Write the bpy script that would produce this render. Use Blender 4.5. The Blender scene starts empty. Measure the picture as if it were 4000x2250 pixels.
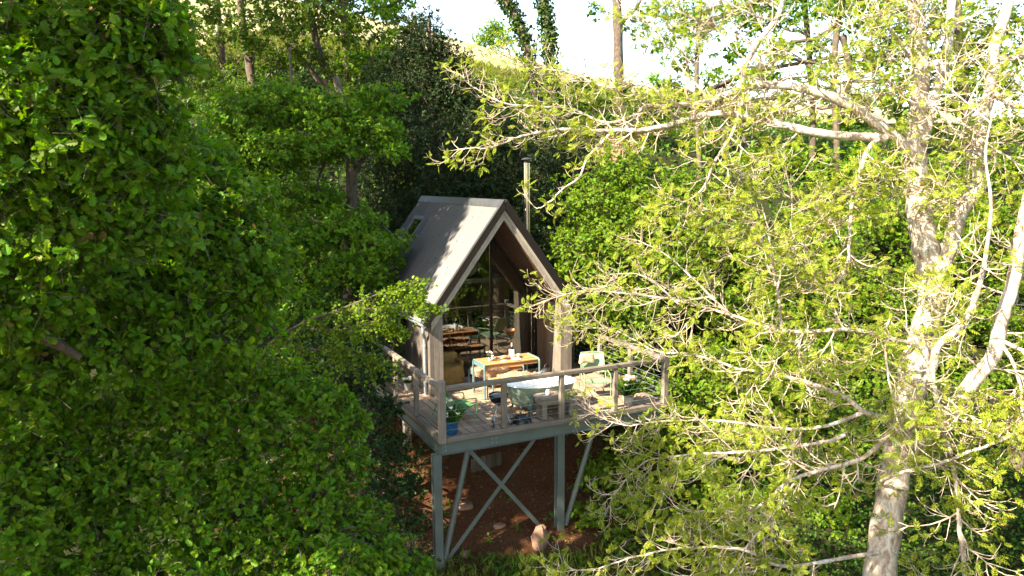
import bpy, math, random
import numpy as np
from mathutils import Matrix, Vector

# ---------------------------------------------------------------- camera, sky, sun, exposure
SC = bpy.context.scene
COL = SC.collection
cam_d = bpy.data.cameras.new('camera')
cam = bpy.data.objects.new('camera', cam_d)
COL.objects.link(cam)
cam_d.sensor_width = 36.0
cam_d.lens = 26.0102
cam_d.clip_start = 0.1
cam_d.clip_end = 1500.0
cam.matrix_world = Matrix(((0.901908,0.066360,-0.426800,-4.224676),(-0.431900,0.127173,-0.892911,-11.801260),(-0.004976,0.989658,0.143360,4.500951),(0,0,0,1)))
SC.camera = cam

SUN_EL = math.radians(40.0)
SUN_DIR = Vector((-0.98 * math.cos(SUN_EL), -0.20 * math.cos(SUN_EL), math.sin(SUN_EL))).normalized()   # towards the sun
world = bpy.data.worlds.new('World')
SC.world = world
world.use_nodes = True
wn = world.node_tree
for n_ in list(wn.nodes):
    wn.nodes.remove(n_)
w_out = wn.nodes.new('ShaderNodeOutputWorld')
w_bg = wn.nodes.new('ShaderNodeBackground')
w_sky = wn.nodes.new('ShaderNodeTexSky')
w_sky.sky_type = 'NISHITA'
w_sky.sun_disc = False
w_sky.sun_elevation = SUN_EL
w_sky.sun_rotation = math.atan2(SUN_DIR.x, SUN_DIR.y)
w_sky.air_density = 1.0
w_sky.dust_density = 0.6
w_sky.ozone_density = 0.5
w_bg.inputs['Strength'].default_value = 0.12
w_tint = wn.nodes.new('ShaderNodeMix'); w_tint.data_type = 'RGBA'; w_tint.blend_type = 'MULTIPLY'      # warm white balance of the whole sky
w_tint.inputs[0].default_value = 1.0
w_tint.inputs[7].default_value = (1.06, 0.98, 0.86, 1)
wn.links.new(w_sky.outputs['Color'], w_tint.inputs[6])
wn.links.new(w_tint.outputs[2], w_bg.inputs['Color'])
wn.links.new(w_bg.outputs['Background'], w_out.inputs['Surface'])
sun_d = bpy.data.lights.new('sun', 'SUN')
sun_d.energy = 5.0
sun_d.angle = math.radians(0.5)
sun_d.color = (1.0, 0.87, 0.67)
sun = bpy.data.objects.new('sun', sun_d)
COL.objects.link(sun)
sun.rotation_euler = SUN_DIR.to_track_quat('Z', 'Y').to_euler()
SC.view_settings.view_transform = 'Standard'
SC.view_settings.look = 'None'
SC.view_settings.gamma = 1.0
SC.view_settings.use_curve_mapping = False
SC.view_settings.exposure = 2.4

# ---------------------------------------------------------------- helpers
def nrm(a):
    a = np.asarray(a, float)
    return a / np.maximum(np.linalg.norm(a, axis=-1, keepdims=True), 1e-9)

def wm(o):
    m = o.matrix_basis.copy()
    p = o.parent
    return (wm(p) @ o.matrix_parent_inverse @ m) if p else m

def set_parent(o, p):
    if p is not None:
        o.parent = p
        o.matrix_parent_inverse = wm(p).inverted()

def tag(o, label=None, cat=None, group=None, kind=None):
    if label: o['label'] = label
    if cat: o['category'] = cat
    if group: o['group'] = group
    if kind: o['kind'] = kind
    return o

def thing(name, loc, label, cat, group=None, rz=0.0):
    o = bpy.data.objects.new(name, None)
    COL.objects.link(o)
    o.empty_display_size = 0.1
    o.location = loc
    o.rotation_euler = (0, 0, rz)
    return tag(o, label, cat, group)

def link(name, me, mat=None, parent=None, loc=None, rot=None):
    o = bpy.data.objects.new(name, me)
    COL.objects.link(o)
    if mat is not None and not me.materials:
        me.materials.append(mat)
    if loc is not None: o.location = loc
    if rot is not None: o.rotation_euler = rot
    set_parent(o, parent)
    return o

def copy_tree(o, parent=None):
    c = o.copy()
    COL.objects.link(c)
    if parent is not None:
        c.parent = parent
    for ch in list(o.children):
        copy_tree(ch, c)
    return c

def np_mesh(name, V, loops, counts, smooth=False):
    me = bpy.data.meshes.new(name)
    V = np.asarray(V, np.float32)
    loops = np.asarray(loops, np.int32)
    counts = np.asarray(counts, np.int32)
    me.vertices.add(len(V))
    me.vertices.foreach_set('co', V.ravel())
    me.loops.add(len(loops))
    me.loops.foreach_set('vertex_index', loops)
    me.polygons.add(len(counts))
    st = np.concatenate([[0], np.cumsum(counts)[:-1]]).astype(np.int32)
    me.polygons.foreach_set('loop_start', st)
    me.polygons.foreach_set('loop_total', counts)
    me.polygons.foreach_set('use_smooth', np.full(len(counts), smooth, bool))
    me.update(calc_edges=True)
    return me

class MB:
    """collects solid pieces and links them as one mesh object"""
    def __init__(s):
        s.v = []; s.f = []
    def add(s, vs, fs):
        b = len(s.v)
        s.v += [tuple(map(float, q)) for q in vs]
        s.f += [tuple(b + i for i in f) for f in fs]
        return s
    def box(s, c, d, rot=None, ch=0.0):
        hx, hy, hz = d[0] / 2, d[1] / 2, d[2] / 2
        if ch <= 0:
            vs = [(x, y, z) for x in (-hx, hx) for y in (-hy, hy) for z in (-hz, hz)]
            fs = [(0, 1, 3, 2), (4, 6, 7, 5), (0, 4, 5, 1), (2, 3, 7, 6), (0, 2, 6, 4), (1, 5, 7, 3)]
        else:
            vs = []
            for sx in (-1, 1):
                for sy in (-1, 1):
                    for sz in (-1, 1):
                        vs.append((sx * hx, sy * (hy - ch), sz * (hz - ch)))
                        vs.append((sx * (hx - ch), sy * hy, sz * (hz - ch)))
                        vs.append((sx * (hx - ch), sy * (hy - ch), sz * hz))
            I = lambda a, b, c_, k: ((a * 2 + b) * 2 + c_) * 3 + k
            fs = []
            for a in (0, 1):
                q = (I(a, 0, 0, 0), I(a, 0, 1, 0), I(a, 1, 1, 0), I(a, 1, 0, 0)); fs.append(q if a == 0 else q[::-1])
                q = (I(0, a, 0, 1), I(1, a, 0, 1), I(1, a, 1, 1), I(0, a, 1, 1)); fs.append(q if a == 0 else q[::-1])
                q = (I(0, 0, a, 2), I(0, 1, a, 2), I(1, 1, a, 2), I(1, 0, a, 2)); fs.append(q if a == 0 else q[::-1])
            for a in (0, 1):
                for b in (0, 1):
                    fs.append((I(a, b, 0, 0), I(a, b, 1, 0), I(a, b, 1, 1), I(a, b, 0, 1)))
                    fs.append((I(a, 0, b, 0), I(a, 1, b, 0), I(a, 1, b, 2), I(a, 0, b, 2)))
                    fs.append((I(0, a, b, 1), I(1, a, b, 1), I(1, a, b, 2), I(0, a, b, 2)))
                    for c_ in (0, 1):
                        fs.append((I(a, b, c_, 0), I(a, b, c_, 1), I(a, b, c_, 2)))
        if rot is not None:
            vs = [tuple(rot @ Vector(v)) for v in vs]
        return s.add([(v[0] + c[0], v[1] + c[1], v[2] + c[2]) for v in vs], fs)
    def tube(s, pts, r, n=8, cap=True):
        P = [Vector(p) for p in pts]
        R = r if hasattr(r, '__len__') else [r] * len(P)
        up = Vector((0, 0, 1))
        vs = []; fs = []
        prev = None
        for i, p in enumerate(P):
            t = ((P[min(i + 1, len(P) - 1)] - P[max(i - 1, 0)])).normalized()
            a = prev if prev is not None else (up if abs(t.z) < .9 else Vector((1, 0, 0)))
            a = (a - t * a.dot(t)).normalized(); prev = a
            b = t.cross(a)
            for k in range(n):
                an = 2 * math.pi * k / n
                vs.append(p + (a * math.cos(an) + b * math.sin(an)) * R[i])
        for i in range(len(P) - 1):
            for k in range(n):
                k2 = (k + 1) % n
                fs.append((i * n + k, i * n + k2, (i + 1) * n + k2, (i + 1) * n + k))
        if cap:
            fs.append(tuple(range(n))[::-1]); fs.append(tuple((len(P) - 1) * n + k for k in range(n)))
        return s.add(vs, fs)
    def lathe(s, c, prof, n=24, sx=1.0, sy=1.0):
        vs = []; fs = []
        for r, z in prof:
            for k in range(n):
                an = 2 * math.pi * k / n
                vs.append((c[0] + r * sx * math.cos(an), c[1] + r * sy * math.sin(an), c[2] + z))
        for i in range(len(prof) - 1):
            for k in range(n):
                k2 = (k + 1) % n
                fs.append((i * n + k, i * n + k2, (i + 1) * n + k2, (i + 1) * n + k))
        if prof[0][0] > 1e-6: fs.append(tuple(range(n))[::-1])
        if prof[-1][0] > 1e-6: fs.append(tuple((len(prof) - 1) * n + k for k in range(n)))
        return s.add(vs, fs)
    def blob(s, c, r, n=8, m=6, seed=None, amp=0.0):
        rr = random.Random(seed)
        r = r if hasattr(r, '__len__') else (r, r, r)
        vs = [(c[0], c[1], c[2] - r[2])]; fs = []
        for i in range(1, m):
            ph = -math.pi / 2 + math.pi * i / m
            for k in range(n):
                an = 2 * math.pi * k / n
                q = 1 + (rr.uniform(-amp, amp) if amp else 0)
                vs.append((c[0] + q * r[0] * math.cos(ph) * math.cos(an), c[1] + q * r[1] * math.cos(ph) * math.sin(an), c[2] + q * r[2] * math.sin(ph)))
        vs.append((c[0], c[1], c[2] + r[2])); last = len(vs) - 1
        for k in range(n):
            fs.append((0, 1 + (k + 1) % n, 1 + k))
            fs.append((last, last - n + k, last - n + (k + 1) % n))
        for i in range(m - 2):
            for k in range(n):
                a = 1 + i * n + k; b = 1 + i * n + (k + 1) % n
                fs.append((a, b, b + n, a + n))
        return s.add(vs, fs)
    def prism(s, poly, d):
        """poly: list of 3d points (flat), d: extrusion vector"""
        n = len(poly); d = Vector(d)
        vs = [Vector(p) for p in poly] + [Vector(p) + d for p in poly]
        fs = [tuple(range(n))[::-1], tuple(range(n, 2 * n))] + [(i, (i + 1) % n, n + (i + 1) % n, n + i) for i in range(n)]
        return s.add(vs, fs)
    def grid(s, pts):
        h = len(pts); w = len(pts[0])
        return s.add([p for row in pts for p in row], [(i * w + j, i * w + j + 1, (i + 1) * w + j + 1, (i + 1) * w + j) for i in range(h - 1) for j in range(w - 1)])
    def build(s, name, mat, parent=None, smooth=False, sharp=None, fix=True):
        me = bpy.data.meshes.new(name)
        me.from_pydata(s.v, [], s.f)
        if fix:
            import bmesh
            bm = bmesh.new(); bm.from_mesh(me)
            bmesh.ops.recalc_face_normals(bm, faces=bm.faces)
            bm.to_mesh(me); bm.free()
        if smooth:
            me.polygons.foreach_set('use_smooth', [True] * len(me.polygons))
            me.set_sharp_from_angle(angle=math.radians(sharp if sharp else 50))
        me.update()
        return link(name, me, mat, parent)

_board_cache = {}
def board(parent, name, mat, c, d, ch=0.004, rot=None, label=None):
    key = (round(d[0], 3), round(d[1], 3), round(d[2], 3), ch, mat.name)
    if key not in _board_cache:
        me = bpy.data.meshes.new(name)
        m = MB().box((0, 0, 0), d, ch=ch)
        me.from_pydata(m.v, [], m.f)
        import bmesh
        bm = bmesh.new(); bm.from_mesh(me); bmesh.ops.recalc_face_normals(bm, faces=bm.faces); bm.to_mesh(me); bm.free()
        me.materials.append(mat)
        _board_cache[key] = me
    o = link(name, _board_cache[key], None, parent, c, rot)
    if label: o['label'] = label
    return o

def tubes_np(polys, n=5):
    """polys: list of (pts (k,3), radii (k,)) -> verts, loops, counts of open tapered tubes"""
    VV = []; LL = []; base = 0
    ang = np.arange(n) * 2 * np.pi / n
    ca, sa = np.cos(ang), np.sin(ang)
    for pts, r in polys:
        pts = np.asarray(pts, float); r = np.asarray(r, float); k = len(pts)
        t = np.empty_like(pts); t[1:-1] = pts[2:] - pts[:-2]; t[0] = pts[1] - pts[0]; t[-1] = pts[-1] - pts[-2]
        t = nrm(t)
        ref = np.array([0.31, 0.17, 0.93]) if abs(t[0] @ np.array([0.31, 0.17, 0.93])) < .9 else np.array([1.0, 0.2, 0])
        a = nrm(np.cross(t, ref)); b = np.cross(t, a)
        ring = pts[:, None, :] + r[:, None, None] * (ca[None, :, None] * a[:, None, :] + sa[None, :, None] * b[:, None, :])
        VV.append(ring.reshape(-1, 3))
        i = np.arange(k - 1)[:, None] * n; j = np.arange(n)[None, :]; j2 = (j + 1) % n
        LL.append((np.stack([i + j, i + j2, i + n + j2, i + n + j], -1) + base).reshape(-1))
        base += k * n
    if not VV: return np.zeros((0, 3)), np.zeros(0, int), np.zeros(0, int)
    L = np.concatenate(LL)
    return np.concatenate(VV), L, np.full(len(L) // 4, 4)

def cones_np(P0, P1, r0, r1, n=3):
    P0 = np.asarray(P0); P1 = np.asarray(P1); m = len(P0)
    t = nrm(P1 - P0)
    ref = np.where(np.abs(t[:, 2:3]) < .9, np.array([[0, 0, 1.0]]), np.array([[1.0, 0, 0]]))
    a = nrm(np.cross(t, ref)); b = np.cross(t, a)
    an = np.arange(n) * 2 * np.pi / n
    o = np.cos(an)[None, :, None] * a[:, None] + np.sin(an)[None, :, None] * b[:, None]
    r0 = np.broadcast_to(np.asarray(r0, float), (m,)); r1 = np.broadcast_to(np.asarray(r1, float), (m,))
    V = np.concatenate([P0[:, None] + o * r0[:, None, None], P1[:, None] + o * r1[:, None, None]], 1).reshape(-1, 3)
    j = np.arange(n); j2 = (j + 1) % n
    q = np.stack([j, j2, n + j2, n + j], -1)
    L = (q[None] + (np.arange(m) * 2 * n)[:, None, None]).reshape(-1)
    return V, L, np.full(len(L) // 4, 4)

def merge_np(parts):
    V = []; L = []; C_ = []; b = 0
    for v, l, c in parts:
        V.append(v); L.append(np.asarray(l) + b); C_.append(c); b += len(v)
    return np.concatenate(V), np.concatenate(L), np.concatenate(C_)

# leaf outlines: x along the leaf, y across, z up
def leaf_oak():
    up = [(0, 0), (.14, .05), (.26, .19), (.36, .11), (.47, .27), (.58, .15), (.71, .31), (.80, .20), (.92, .20), (1, .0)]
    mid = [(0, 0, 0), (.5, 0, -.03), (1, 0, .02)]
    V = [(x, y, .22 * y - .10 * x * x) for x, y in up] + [(x, -y, .22 * y - .10 * x * x) for x, y in up[1:-1]] + [(.5, 0, -.05)]
    n = len(up); m = len(V) - 1
    fs = [tuple(range(n)) + (m,), (0, m, n - 1) + tuple(range(m - 1, n - 1, -1))]
    return np.array(V), fs
def leaf_oval(w=.34, fold=.25):
    V = [(0, 0, 0), (.3, w * .8, fold * w), (.68, w * .85, fold * w - .05), (1, 0, -.12), (.68, -w * .85, fold * w - .05), (.3, -w * .8, fold * w), (.5, 0, -.02)]
    return np.array(V), [(0, 6, 3, 2, 1), (0, 5, 4, 3, 6)]
def leaf_simple(w=.3):
    V = [(0, 0, 0), (.5, w, .06), (1, 0, -.08), (.5, -w, .06)]
    return np.array(V), [(0, 2, 1), (0, 3, 2)]
def leaf_holly():
    V = [(0, 0, 0), (.25, .24, .1), (.45, .16, .0), (.7, .24, .1), (1, 0, -.05), (.7, -.24, .1), (.45, -.16, 0), (.25, -.24, .1)]
    return np.array(V), [(0, 4, 3, 2, 1), (0, 7, 6, 5, 4)]
def leaf_ash():
    V = []; fs = []
    def lf(b, d, L, w):
        d = np.array(d) / np.linalg.norm(d); s = np.array([-d[1], d[0], 0])
        k = len(V); b = np.array(b)
        for x, y, z in ((0, 0, 0), (.28, w * .85, .02), (.62, w * .8, -.02), (1, 0, -.16), (.62, -w * .8, -.02), (.28, -w * .85, .02)):
            V.append(b + L * (d * x + s * y + np.array([0, 0, z])))
        fs.append((k, k + 3, k + 2, k + 1)); fs.append((k, k + 5, k + 4, k + 3))
    for i, x in enumerate((.30, .48, .66, .83)):
        L = (.28, .34, .34, .30)[i]; z = -.16 * x * x
        lf((x, 0, z), (.55, .84, -.2), L, .25); lf((x, 0, z), (.55, -.84, -.2), L, .25)
    lf((.9, 0, -.14), (1, 0, -.3), .32, .25)
    k = len(V)
    for q in ((0, -.008, 0), (0, .008, 0), (.95, .004, -.14), (.95, -.004, -.14)): V.append(np.array(q))
    fs.append((k, k + 3, k + 2, k + 1))
    return np.array(V), fs

RAW = {}
def leaves_np(P, Dv, N, S, tpl):
    TV, TF = tpl
    D_ = nrm(Dv); N = N - (N * D_).sum(-1, keepdims=True) * D_; N = nrm(N); B = np.cross(N, D_)
    RAW['last'] = (P, D_, B, N, S)
    V = P[:, None] + S[:, None, None] * (TV[None, :, 0:1] * D_[:, None] + TV[None, :, 1:2] * B[:, None] + TV[None, :, 2:3] * N[:, None])
    k = len(TV)
    fl = np.concatenate([np.array(f) for f in TF]); fc = np.array([len(f) for f in TF])
    L = (fl[None] + (np.arange(len(P)) * k)[:, None]).reshape(-1)
    return V.reshape(-1, 3), L, np.tile(fc, len(P))

CAM_INV = cam.matrix_world.inverted()
_leaf_me = {}
def single_leaves(raw, tpl, mat, parent, count, name='leaf'):
    """the leaves that show largest from the viewpoint become objects of their own; returns the mask of the others"""
    P, D_, B, N, S = raw
    Mi = np.array(CAM_INV); q = P @ Mi[:3, :3].T + Mi[:3, 3]
    dep = -q[:, 2]; u = q[:, 0] / dep; v = q[:, 1] / dep
    hw = 18.0 / cam_d.lens
    ok = (dep > .5) & (np.abs(u) < hw * .99) & (np.abs(v) < hw * .5625 * .99)
    score = np.where(ok, S / dep * (.9 + .1 * np.cos(u * 40) * np.cos(v * 37)), 0)
    ids = np.argsort(-score)[:count]; ids = ids[score[ids] > 0]
    key = (mat.name, len(tpl[0]))
    if key not in _leaf_me:
        me = bpy.data.meshes.new(name); me.from_pydata([tuple(map(float, r)) for r in tpl[0]], [], tpl[1]); me.materials.append(mat); _leaf_me[key] = me
    inv = wm(parent).inverted()
    for i in ids:
        o = bpy.data.objects.new(name, _leaf_me[key]); COL.objects.link(o)
        s_ = S[i]
        o.parent = parent; o.matrix_parent_inverse = inv
        o.matrix_basis = Matrix(((D_[i, 0] * s_, B[i, 0] * s_, N[i, 0] * s_, P[i, 0]), (D_[i, 1] * s_, B[i, 1] * s_, N[i, 1] * s_, P[i, 1]), (D_[i, 2] * s_, B[i, 2] * s_, N[i, 2] * s_, P[i, 2]), (0, 0, 0, 1)))
    m = np.ones(len(P), bool); m[ids] = False
    return m
def leaves_of(raw, mask, tpl):
    P, D_, B, N, S = raw
    return leaves_np(P[mask], D_[mask], N[mask], S[mask], tpl)

def link_leaves(name, arr, mat, parent):
    o = link(name, np_mesh(name, *arr), mat, parent)
    o['kind'] = 'stuff'
    return o

def rand_unit(rng, n):
    return nrm(rng.normal(size=(n, 3)))

def clump_points(rng, clumps, dens):
    """points in ellipsoidal clumps, denser near the shell; returns positions and outward directions"""
    PP = []; OO = []
    for c, rh, rz in clumps:
        n = max(3, int(dens * (rh * rh * 2 + rh * rz * 2)))
        u = rand_unit(rng, n)
        k1 = rand_unit(rng, 4)
        lump = 1 + .16 * np.sin(3.1 * (u @ k1[0]) + 1) + .14 * np.sin(5.3 * (u @ k1[1]) + 2) + .10 * np.sin(9.0 * (u @ k1[2]))
        rad = (rng.uniform(.12, 1, n) ** .45) * lump
        PP.append(np.array(c) + u * rad[:, None] * np.array([rh, rh, rz])); OO.append(u)
    return np.concatenate(PP), np.concatenate(OO)

def foliage(rng, P, O, tpl, size, per=6, spread=1.0, up=.9, droop=0.0, twig=.0):
    """rosettes of leaves at points P with outward directions O"""
    m = len(P)
    T = nrm(O * .8 + rng.normal(size=(m, 3)) * .55 + np.array([0, 0, .25 - droop]))
    ref = nrm(rng.normal(size=(m, 3)))
    A = nrm(np.cross(T, ref)); B = np.cross(T, A)
    an = rng.uniform(0, 2 * np.pi, (m, per)); th = rng.uniform(.5, 1.45, (m, per)) * spread
    Dv = T[:, None] * np.cos(th)[..., None] + (A[:, None] * np.cos(an)[..., None] + B[:, None] * np.sin(an)[..., None]) * np.sin(th)[..., None]
    Dv = Dv + np.array([0, 0, -.15 - droop])
    N = np.array([0, 0, up * .62]) + O[:, None] * .75 + T[:, None] * .25 + rng.normal(size=(m, per, 3)) * .45
    S = size * rng.uniform(.45, 1.3, (m, per))
    base = P[:, None] - T[:, None] * (rng.uniform(0, 1.1, (m, per)) * size * .9)[..., None]
    arr = leaves_np(base.reshape(-1, 3), Dv.reshape(-1, 3), N.reshape(-1, 3), S.reshape(-1), tpl)
    tw = None
    if twig > 0:
        tw = cones_np(P - T * size * 2.2 - np.array([0, 0, .25 * size]) + rng.normal(size=P.shape) * size * .3, P, twig, twig * .4, 3)
    return arr, tw

def bend(rng, p0, p1, k=6, amp=.08, sag=0.0):
    p0 = np.array(p0, float); p1 = np.array(p1, float)
    t = np.linspace(0, 1, k)[:, None]
    L = np.linalg.norm(p1 - p0)
    w = rng.normal(size=(k, 3)); w[0] = 0; w[-1] = 0
    w = (w + np.roll(w, 1, 0)) * .5; w[0] = 0; w[-1] = 0
    return p0 + (p1 - p0) * t + w * amp * L * .5 + np.array([0, 0, -sag * L]) * np.sin(np.pi * t)

def smooth_path(pts, k=4):
    """Catmull-Rom through points"""
    P = np.array(pts, float)
    if len(P) < 3:
        t = np.linspace(0, 1, k * 2)[:, None]; return P[0] + (P[-1] - P[0]) * t
    Q = np.vstack([2 * P[0] - P[1], P, 2 * P[-1] - P[-2]])
    out = []
    for i in range(1, len(Q) - 2):
        for s in np.arange(k) / k:
            a, b, c, d = Q[i - 1], Q[i], Q[i + 1], Q[i + 2]
            out.append(.5 * ((2 * b) + (-a + c) * s + (2 * a - 5 * b + 4 * c - d) * s * s + (-a + 3 * b - 3 * c + d) * s ** 3))
    out.append(P[-1])
    return np.array(out)

# ---------------------------------------------------------------- materials
def new_mat(name):
    m = bpy.data.materials.new(name); m.use_nodes = True
    nt = m.node_tree
    for n in list(nt.nodes): nt.nodes.remove(n)
    out = nt.nodes.new('ShaderNodeOutputMaterial')
    return m, nt, out
def N_(nt, t, **kw):
    n = nt.nodes.new(t)
    for k, v in kw.items():
        if k.startswith('i_'):
            key = k[2:].replace('_', ' ')
            n.inputs[int(key) if key.isdigit() else key].default_value = v
        else: setattr(n, k, v)
    return n
def ramp(nt, fac, stops):
    r = nt.nodes.new('ShaderNodeValToRGB')
    e = r.color_ramp.elements
    while len(e) < len(stops): e.new(.5)
    for i, (p, c) in enumerate(stops):
        e[i].position = p; e[i].color = (*c, 1) if len(c) == 3 else c
    nt.links.new(fac, r.inputs[0])
    return r.outputs[0]
def mixc(nt, fac, a, b, mode='MIX'):
    n = nt.nodes.new('ShaderNodeMix'); n.data_type = 'RGBA'; n.blend_type = mode
    for s, v in ((0, fac), (6, a), (7, b)):
        if hasattr(v, 'node'): nt.links.new(v, n.inputs[s])
        else: n.inputs[s].default_value = (*v, 1) if (isinstance(v, tuple) and len(v) == 3) else v
    return n.outputs[2]

def mat_plain(name, col, rough=.5, metal=0.0, var=.12, scale=6, bump=.0, spec=.5, coat=0.0):
    m, nt, out = new_mat(name)
    p = N_(nt, 'ShaderNodeBsdfPrincipled'); p.inputs['Roughness'].default_value = rough; p.inputs['Metallic'].default_value = metal
    p.inputs['Specular IOR Level'].default_value = spec; p.inputs['Coat Weight'].default_value = coat
    tc = N_(nt, 'ShaderNodeTexCoord')
    no = N_(nt, 'ShaderNodeTexNoise', i_Scale=scale, i_Detail=6.0, i_Roughness=.65)
    nt.links.new(tc.outputs['Object'], no.inputs['Vector'])
    c = ramp(nt, no.outputs[0], [(.3, tuple(x * (1 - var) for x in col)), (.7, tuple(min(1, x * (1 + var)) for x in col))])
    nt.links.new(c, p.inputs['Base Color'])
    rr = N_(nt, 'ShaderNodeMapRange', i_1=.3, i_2=.7, i_3=max(.02, rough - .08), i_4=min(1, rough + .1))
    nt.links.new(no.outputs[0], rr.inputs[0]); nt.links.new(rr.outputs[0], p.inputs['Roughness'])
    if bump:
        b = N_(nt, 'ShaderNodeBump', i_Strength=bump, i_Distance=.01)
        n2 = N_(nt, 'ShaderNodeTexNoise', i_Scale=scale * 9, i_Detail=4.0)
        nt.links.new(tc.outputs['Object'], n2.inputs['Vector']); nt.links.new(n2.outputs[0], b.inputs['Height']); nt.links.new(b.outputs[0], p.inputs['Normal'])
    nt.links.new(p.outputs[0], out.inputs[0])
    return m

def mat_wood(name, dark, mid, light, axis='Y', rough=.75, fine=1.0):
    m, nt, out = new_mat(name)
    p = N_(nt, 'ShaderNodeBsdfPrincipled', i_Roughness=rough); p.inputs['Specular IOR Level'].default_value = .3
    tc = N_(nt, 'ShaderNodeTexCoord'); oi = N_(nt, 'ShaderNodeObjectInfo')
    mul = N_(nt, 'ShaderNodeVectorMath', operation='MULTIPLY_ADD')
    cmb = N_(nt, 'ShaderNodeCombineXYZ')
    for k in range(3): nt.links.new(oi.outputs['Random'], cmb.inputs[k])
    nt.links.new(cmb.outputs[0], mul.inputs[0]); mul.inputs[1].default_value = (37.1, 51.7, 23.3); nt.links.new(tc.outputs['Object'], mul.inputs[2])
    mp = N_(nt, 'ShaderNodeMapping')
    s = {'X': (1.1, 26, 26), 'Y': (26, 1.1, 26), 'Z': (26, 26, 1.1)}[axis]
    mp.inputs['Scale'].default_value = tuple(q * fine for q in s)
    nt.links.new(mul.outputs[0], mp.inputs[0])
    g = N_(nt, 'ShaderNodeTexNoise', i_Scale=2.2, i_Detail=8.0, i_Roughness=.7); nt.links.new(mp.outputs[0], g.inputs['Vector'])
    blot = N_(nt, 'ShaderNodeTexNoise', i_Scale=2.6, i_Detail=5.0, i_Roughness=.6); nt.links.new(mul.outputs[0], blot.inputs['Vector'])
    c = ramp(nt, g.outputs[0], [(.28, dark), (.5, mid), (.72, light)])
    c2 = mixc(nt, ramp(nt, blot.outputs[0], [(.42, (0, 0, 0)), (.68, (.55, .55, .55))]), c, dark)
    hv = N_(nt, 'ShaderNodeHueSaturation'); mr = N_(nt, 'ShaderNodeMapRange', i_3=.72, i_4=1.22)
    nt.links.new(oi.outputs['Random'], mr.inputs[0]); nt.links.new(mr.outputs[0], hv.inputs['Value']); nt.links.new(c2, hv.inputs['Color'])
    nt.links.new(hv.outputs[0], p.inputs['Base Color'])
    b = N_(nt, 'ShaderNodeBump', i_Strength=.5, i_Distance=.004); nt.links.new(g.outputs[0], b.inputs['Height']); nt.links.new(b.outputs[0], p.inputs['Normal'])
    nt.links.new(p.outputs[0], out.inputs[0])
    return m

def mat_leaf(name, col, trans, gloss=.5, hue=.02, val=.35, tw=.45, spec=.22, tint=None):
    m, nt, out = new_mat(name)
    geo = N_(nt, 'ShaderNodeNewGeometry'); oin = N_(nt, 'ShaderNodeObjectInfo')
    rnd_ = N_(nt, 'ShaderNodeMath', operation='ADD'); nt.links.new(geo.outputs['Random Per Island'], rnd_.inputs[0]); nt.links.new(oin.outputs['Random'], rnd_.inputs[1])
    frc = N_(nt, 'ShaderNodeMath', operation='FRACT'); nt.links.new(rnd_.outputs[0], frc.inputs[0]); R1 = frc.outputs[0]
    hs = N_(nt, 'ShaderNodeHueSaturation'); hs.inputs['Color'].default_value = (*col, 1)
    mh = N_(nt, 'ShaderNodeMapRange', i_3=.5 - hue, i_4=.5 + hue); nt.links.new(R1, mh.inputs[0]); nt.links.new(mh.outputs[0], hs.inputs['Hue'])
    wn_ = N_(nt, 'ShaderNodeTexWhiteNoise', noise_dimensions='1D'); nt.links.new(R1, wn_.inputs['W'])
    mv = N_(nt, 'ShaderNodeMapRange', i_3=1 - val, i_4=1 + val); nt.links.new(wn_.outputs[0], mv.inputs[0]); nt.links.new(mv.outputs[0], hs.inputs['Value'])
    base = hs.outputs[0]
    if tint:
        cmp_ = N_(nt, 'ShaderNodeMath', operation='LESS_THAN', i_1=tint[1])
        nt.links.new(R1, cmp_.inputs[0]); base = mixc(nt, cmp_.outputs[0], base, tint[0])
    p = N_(nt, 'ShaderNodeBsdfPrincipled', i_Roughness=gloss); p.inputs['Specular IOR Level'].default_value = spec
    nt.links.new(base, p.inputs['Base Color'])
    tr = N_(nt, 'ShaderNodeBsdfTranslucent')
    nt.links.new(mixc(nt, 1.0, base, tuple(trans), 'MULTIPLY'), tr.inputs['Color'])
    mx = N_(nt, 'ShaderNodeMixShader', i_0=tw)
    nt.links.new(p.outputs[0], mx.inputs[1]); nt.links.new(tr.outputs[0], mx.inputs[2])
    nt.links.new(mx.outputs[0], out.inputs[0])
    return m

def mat_bark(name, dark, mid, light, lich=None, scale=9, amount=.5):
    m, nt, out = new_mat(name)
    p = N_(nt, 'ShaderNodeBsdfPrincipled', i_Roughness=.9); p.inputs['Specular IOR Level'].default_value = .2
    tc = N_(nt, 'ShaderNodeTexCoord')
    mp = N_(nt, 'ShaderNodeMapping'); mp.inputs['Scale'].default_value = (1, 1, .45); nt.links.new(tc.outputs['Object'], mp.inputs[0])
    n1 = N_(nt, 'ShaderNodeTexNoise', i_Scale=scale, i_Detail=8.0, i_Roughness=.7, i_Distortion=.6); nt.links.new(mp.outputs[0], n1.inputs['Vector'])
    c = ramp(nt, n1.outputs[0], [(.32, dark), (.5, mid), (.66, light)])
    if lich:
        n2 = N_(nt, 'ShaderNodeTexNoise', i_Scale=scale * .7, i_Detail=6.0, i_Roughness=.75); nt.links.new(tc.outputs['Object'], n2.inputs['Vector'])
        c = mixc(nt, ramp(nt, n2.outputs[0], [(amount, (0, 0, 0)), (amount + .06, (1, 1, 1))]), c, lich)
    nt.links.new(c, p.inputs['Base Color'])
    b = N_(nt, 'ShaderNodeBump', i_Strength=.8, i_Distance=.03); nt.links.new(n1.outputs[0], b.inputs['Height']); nt.links.new(b.outputs[0], p.inputs['Normal'])
    nt.links.new(p.outputs[0], out.inputs[0])
    return m

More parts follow.
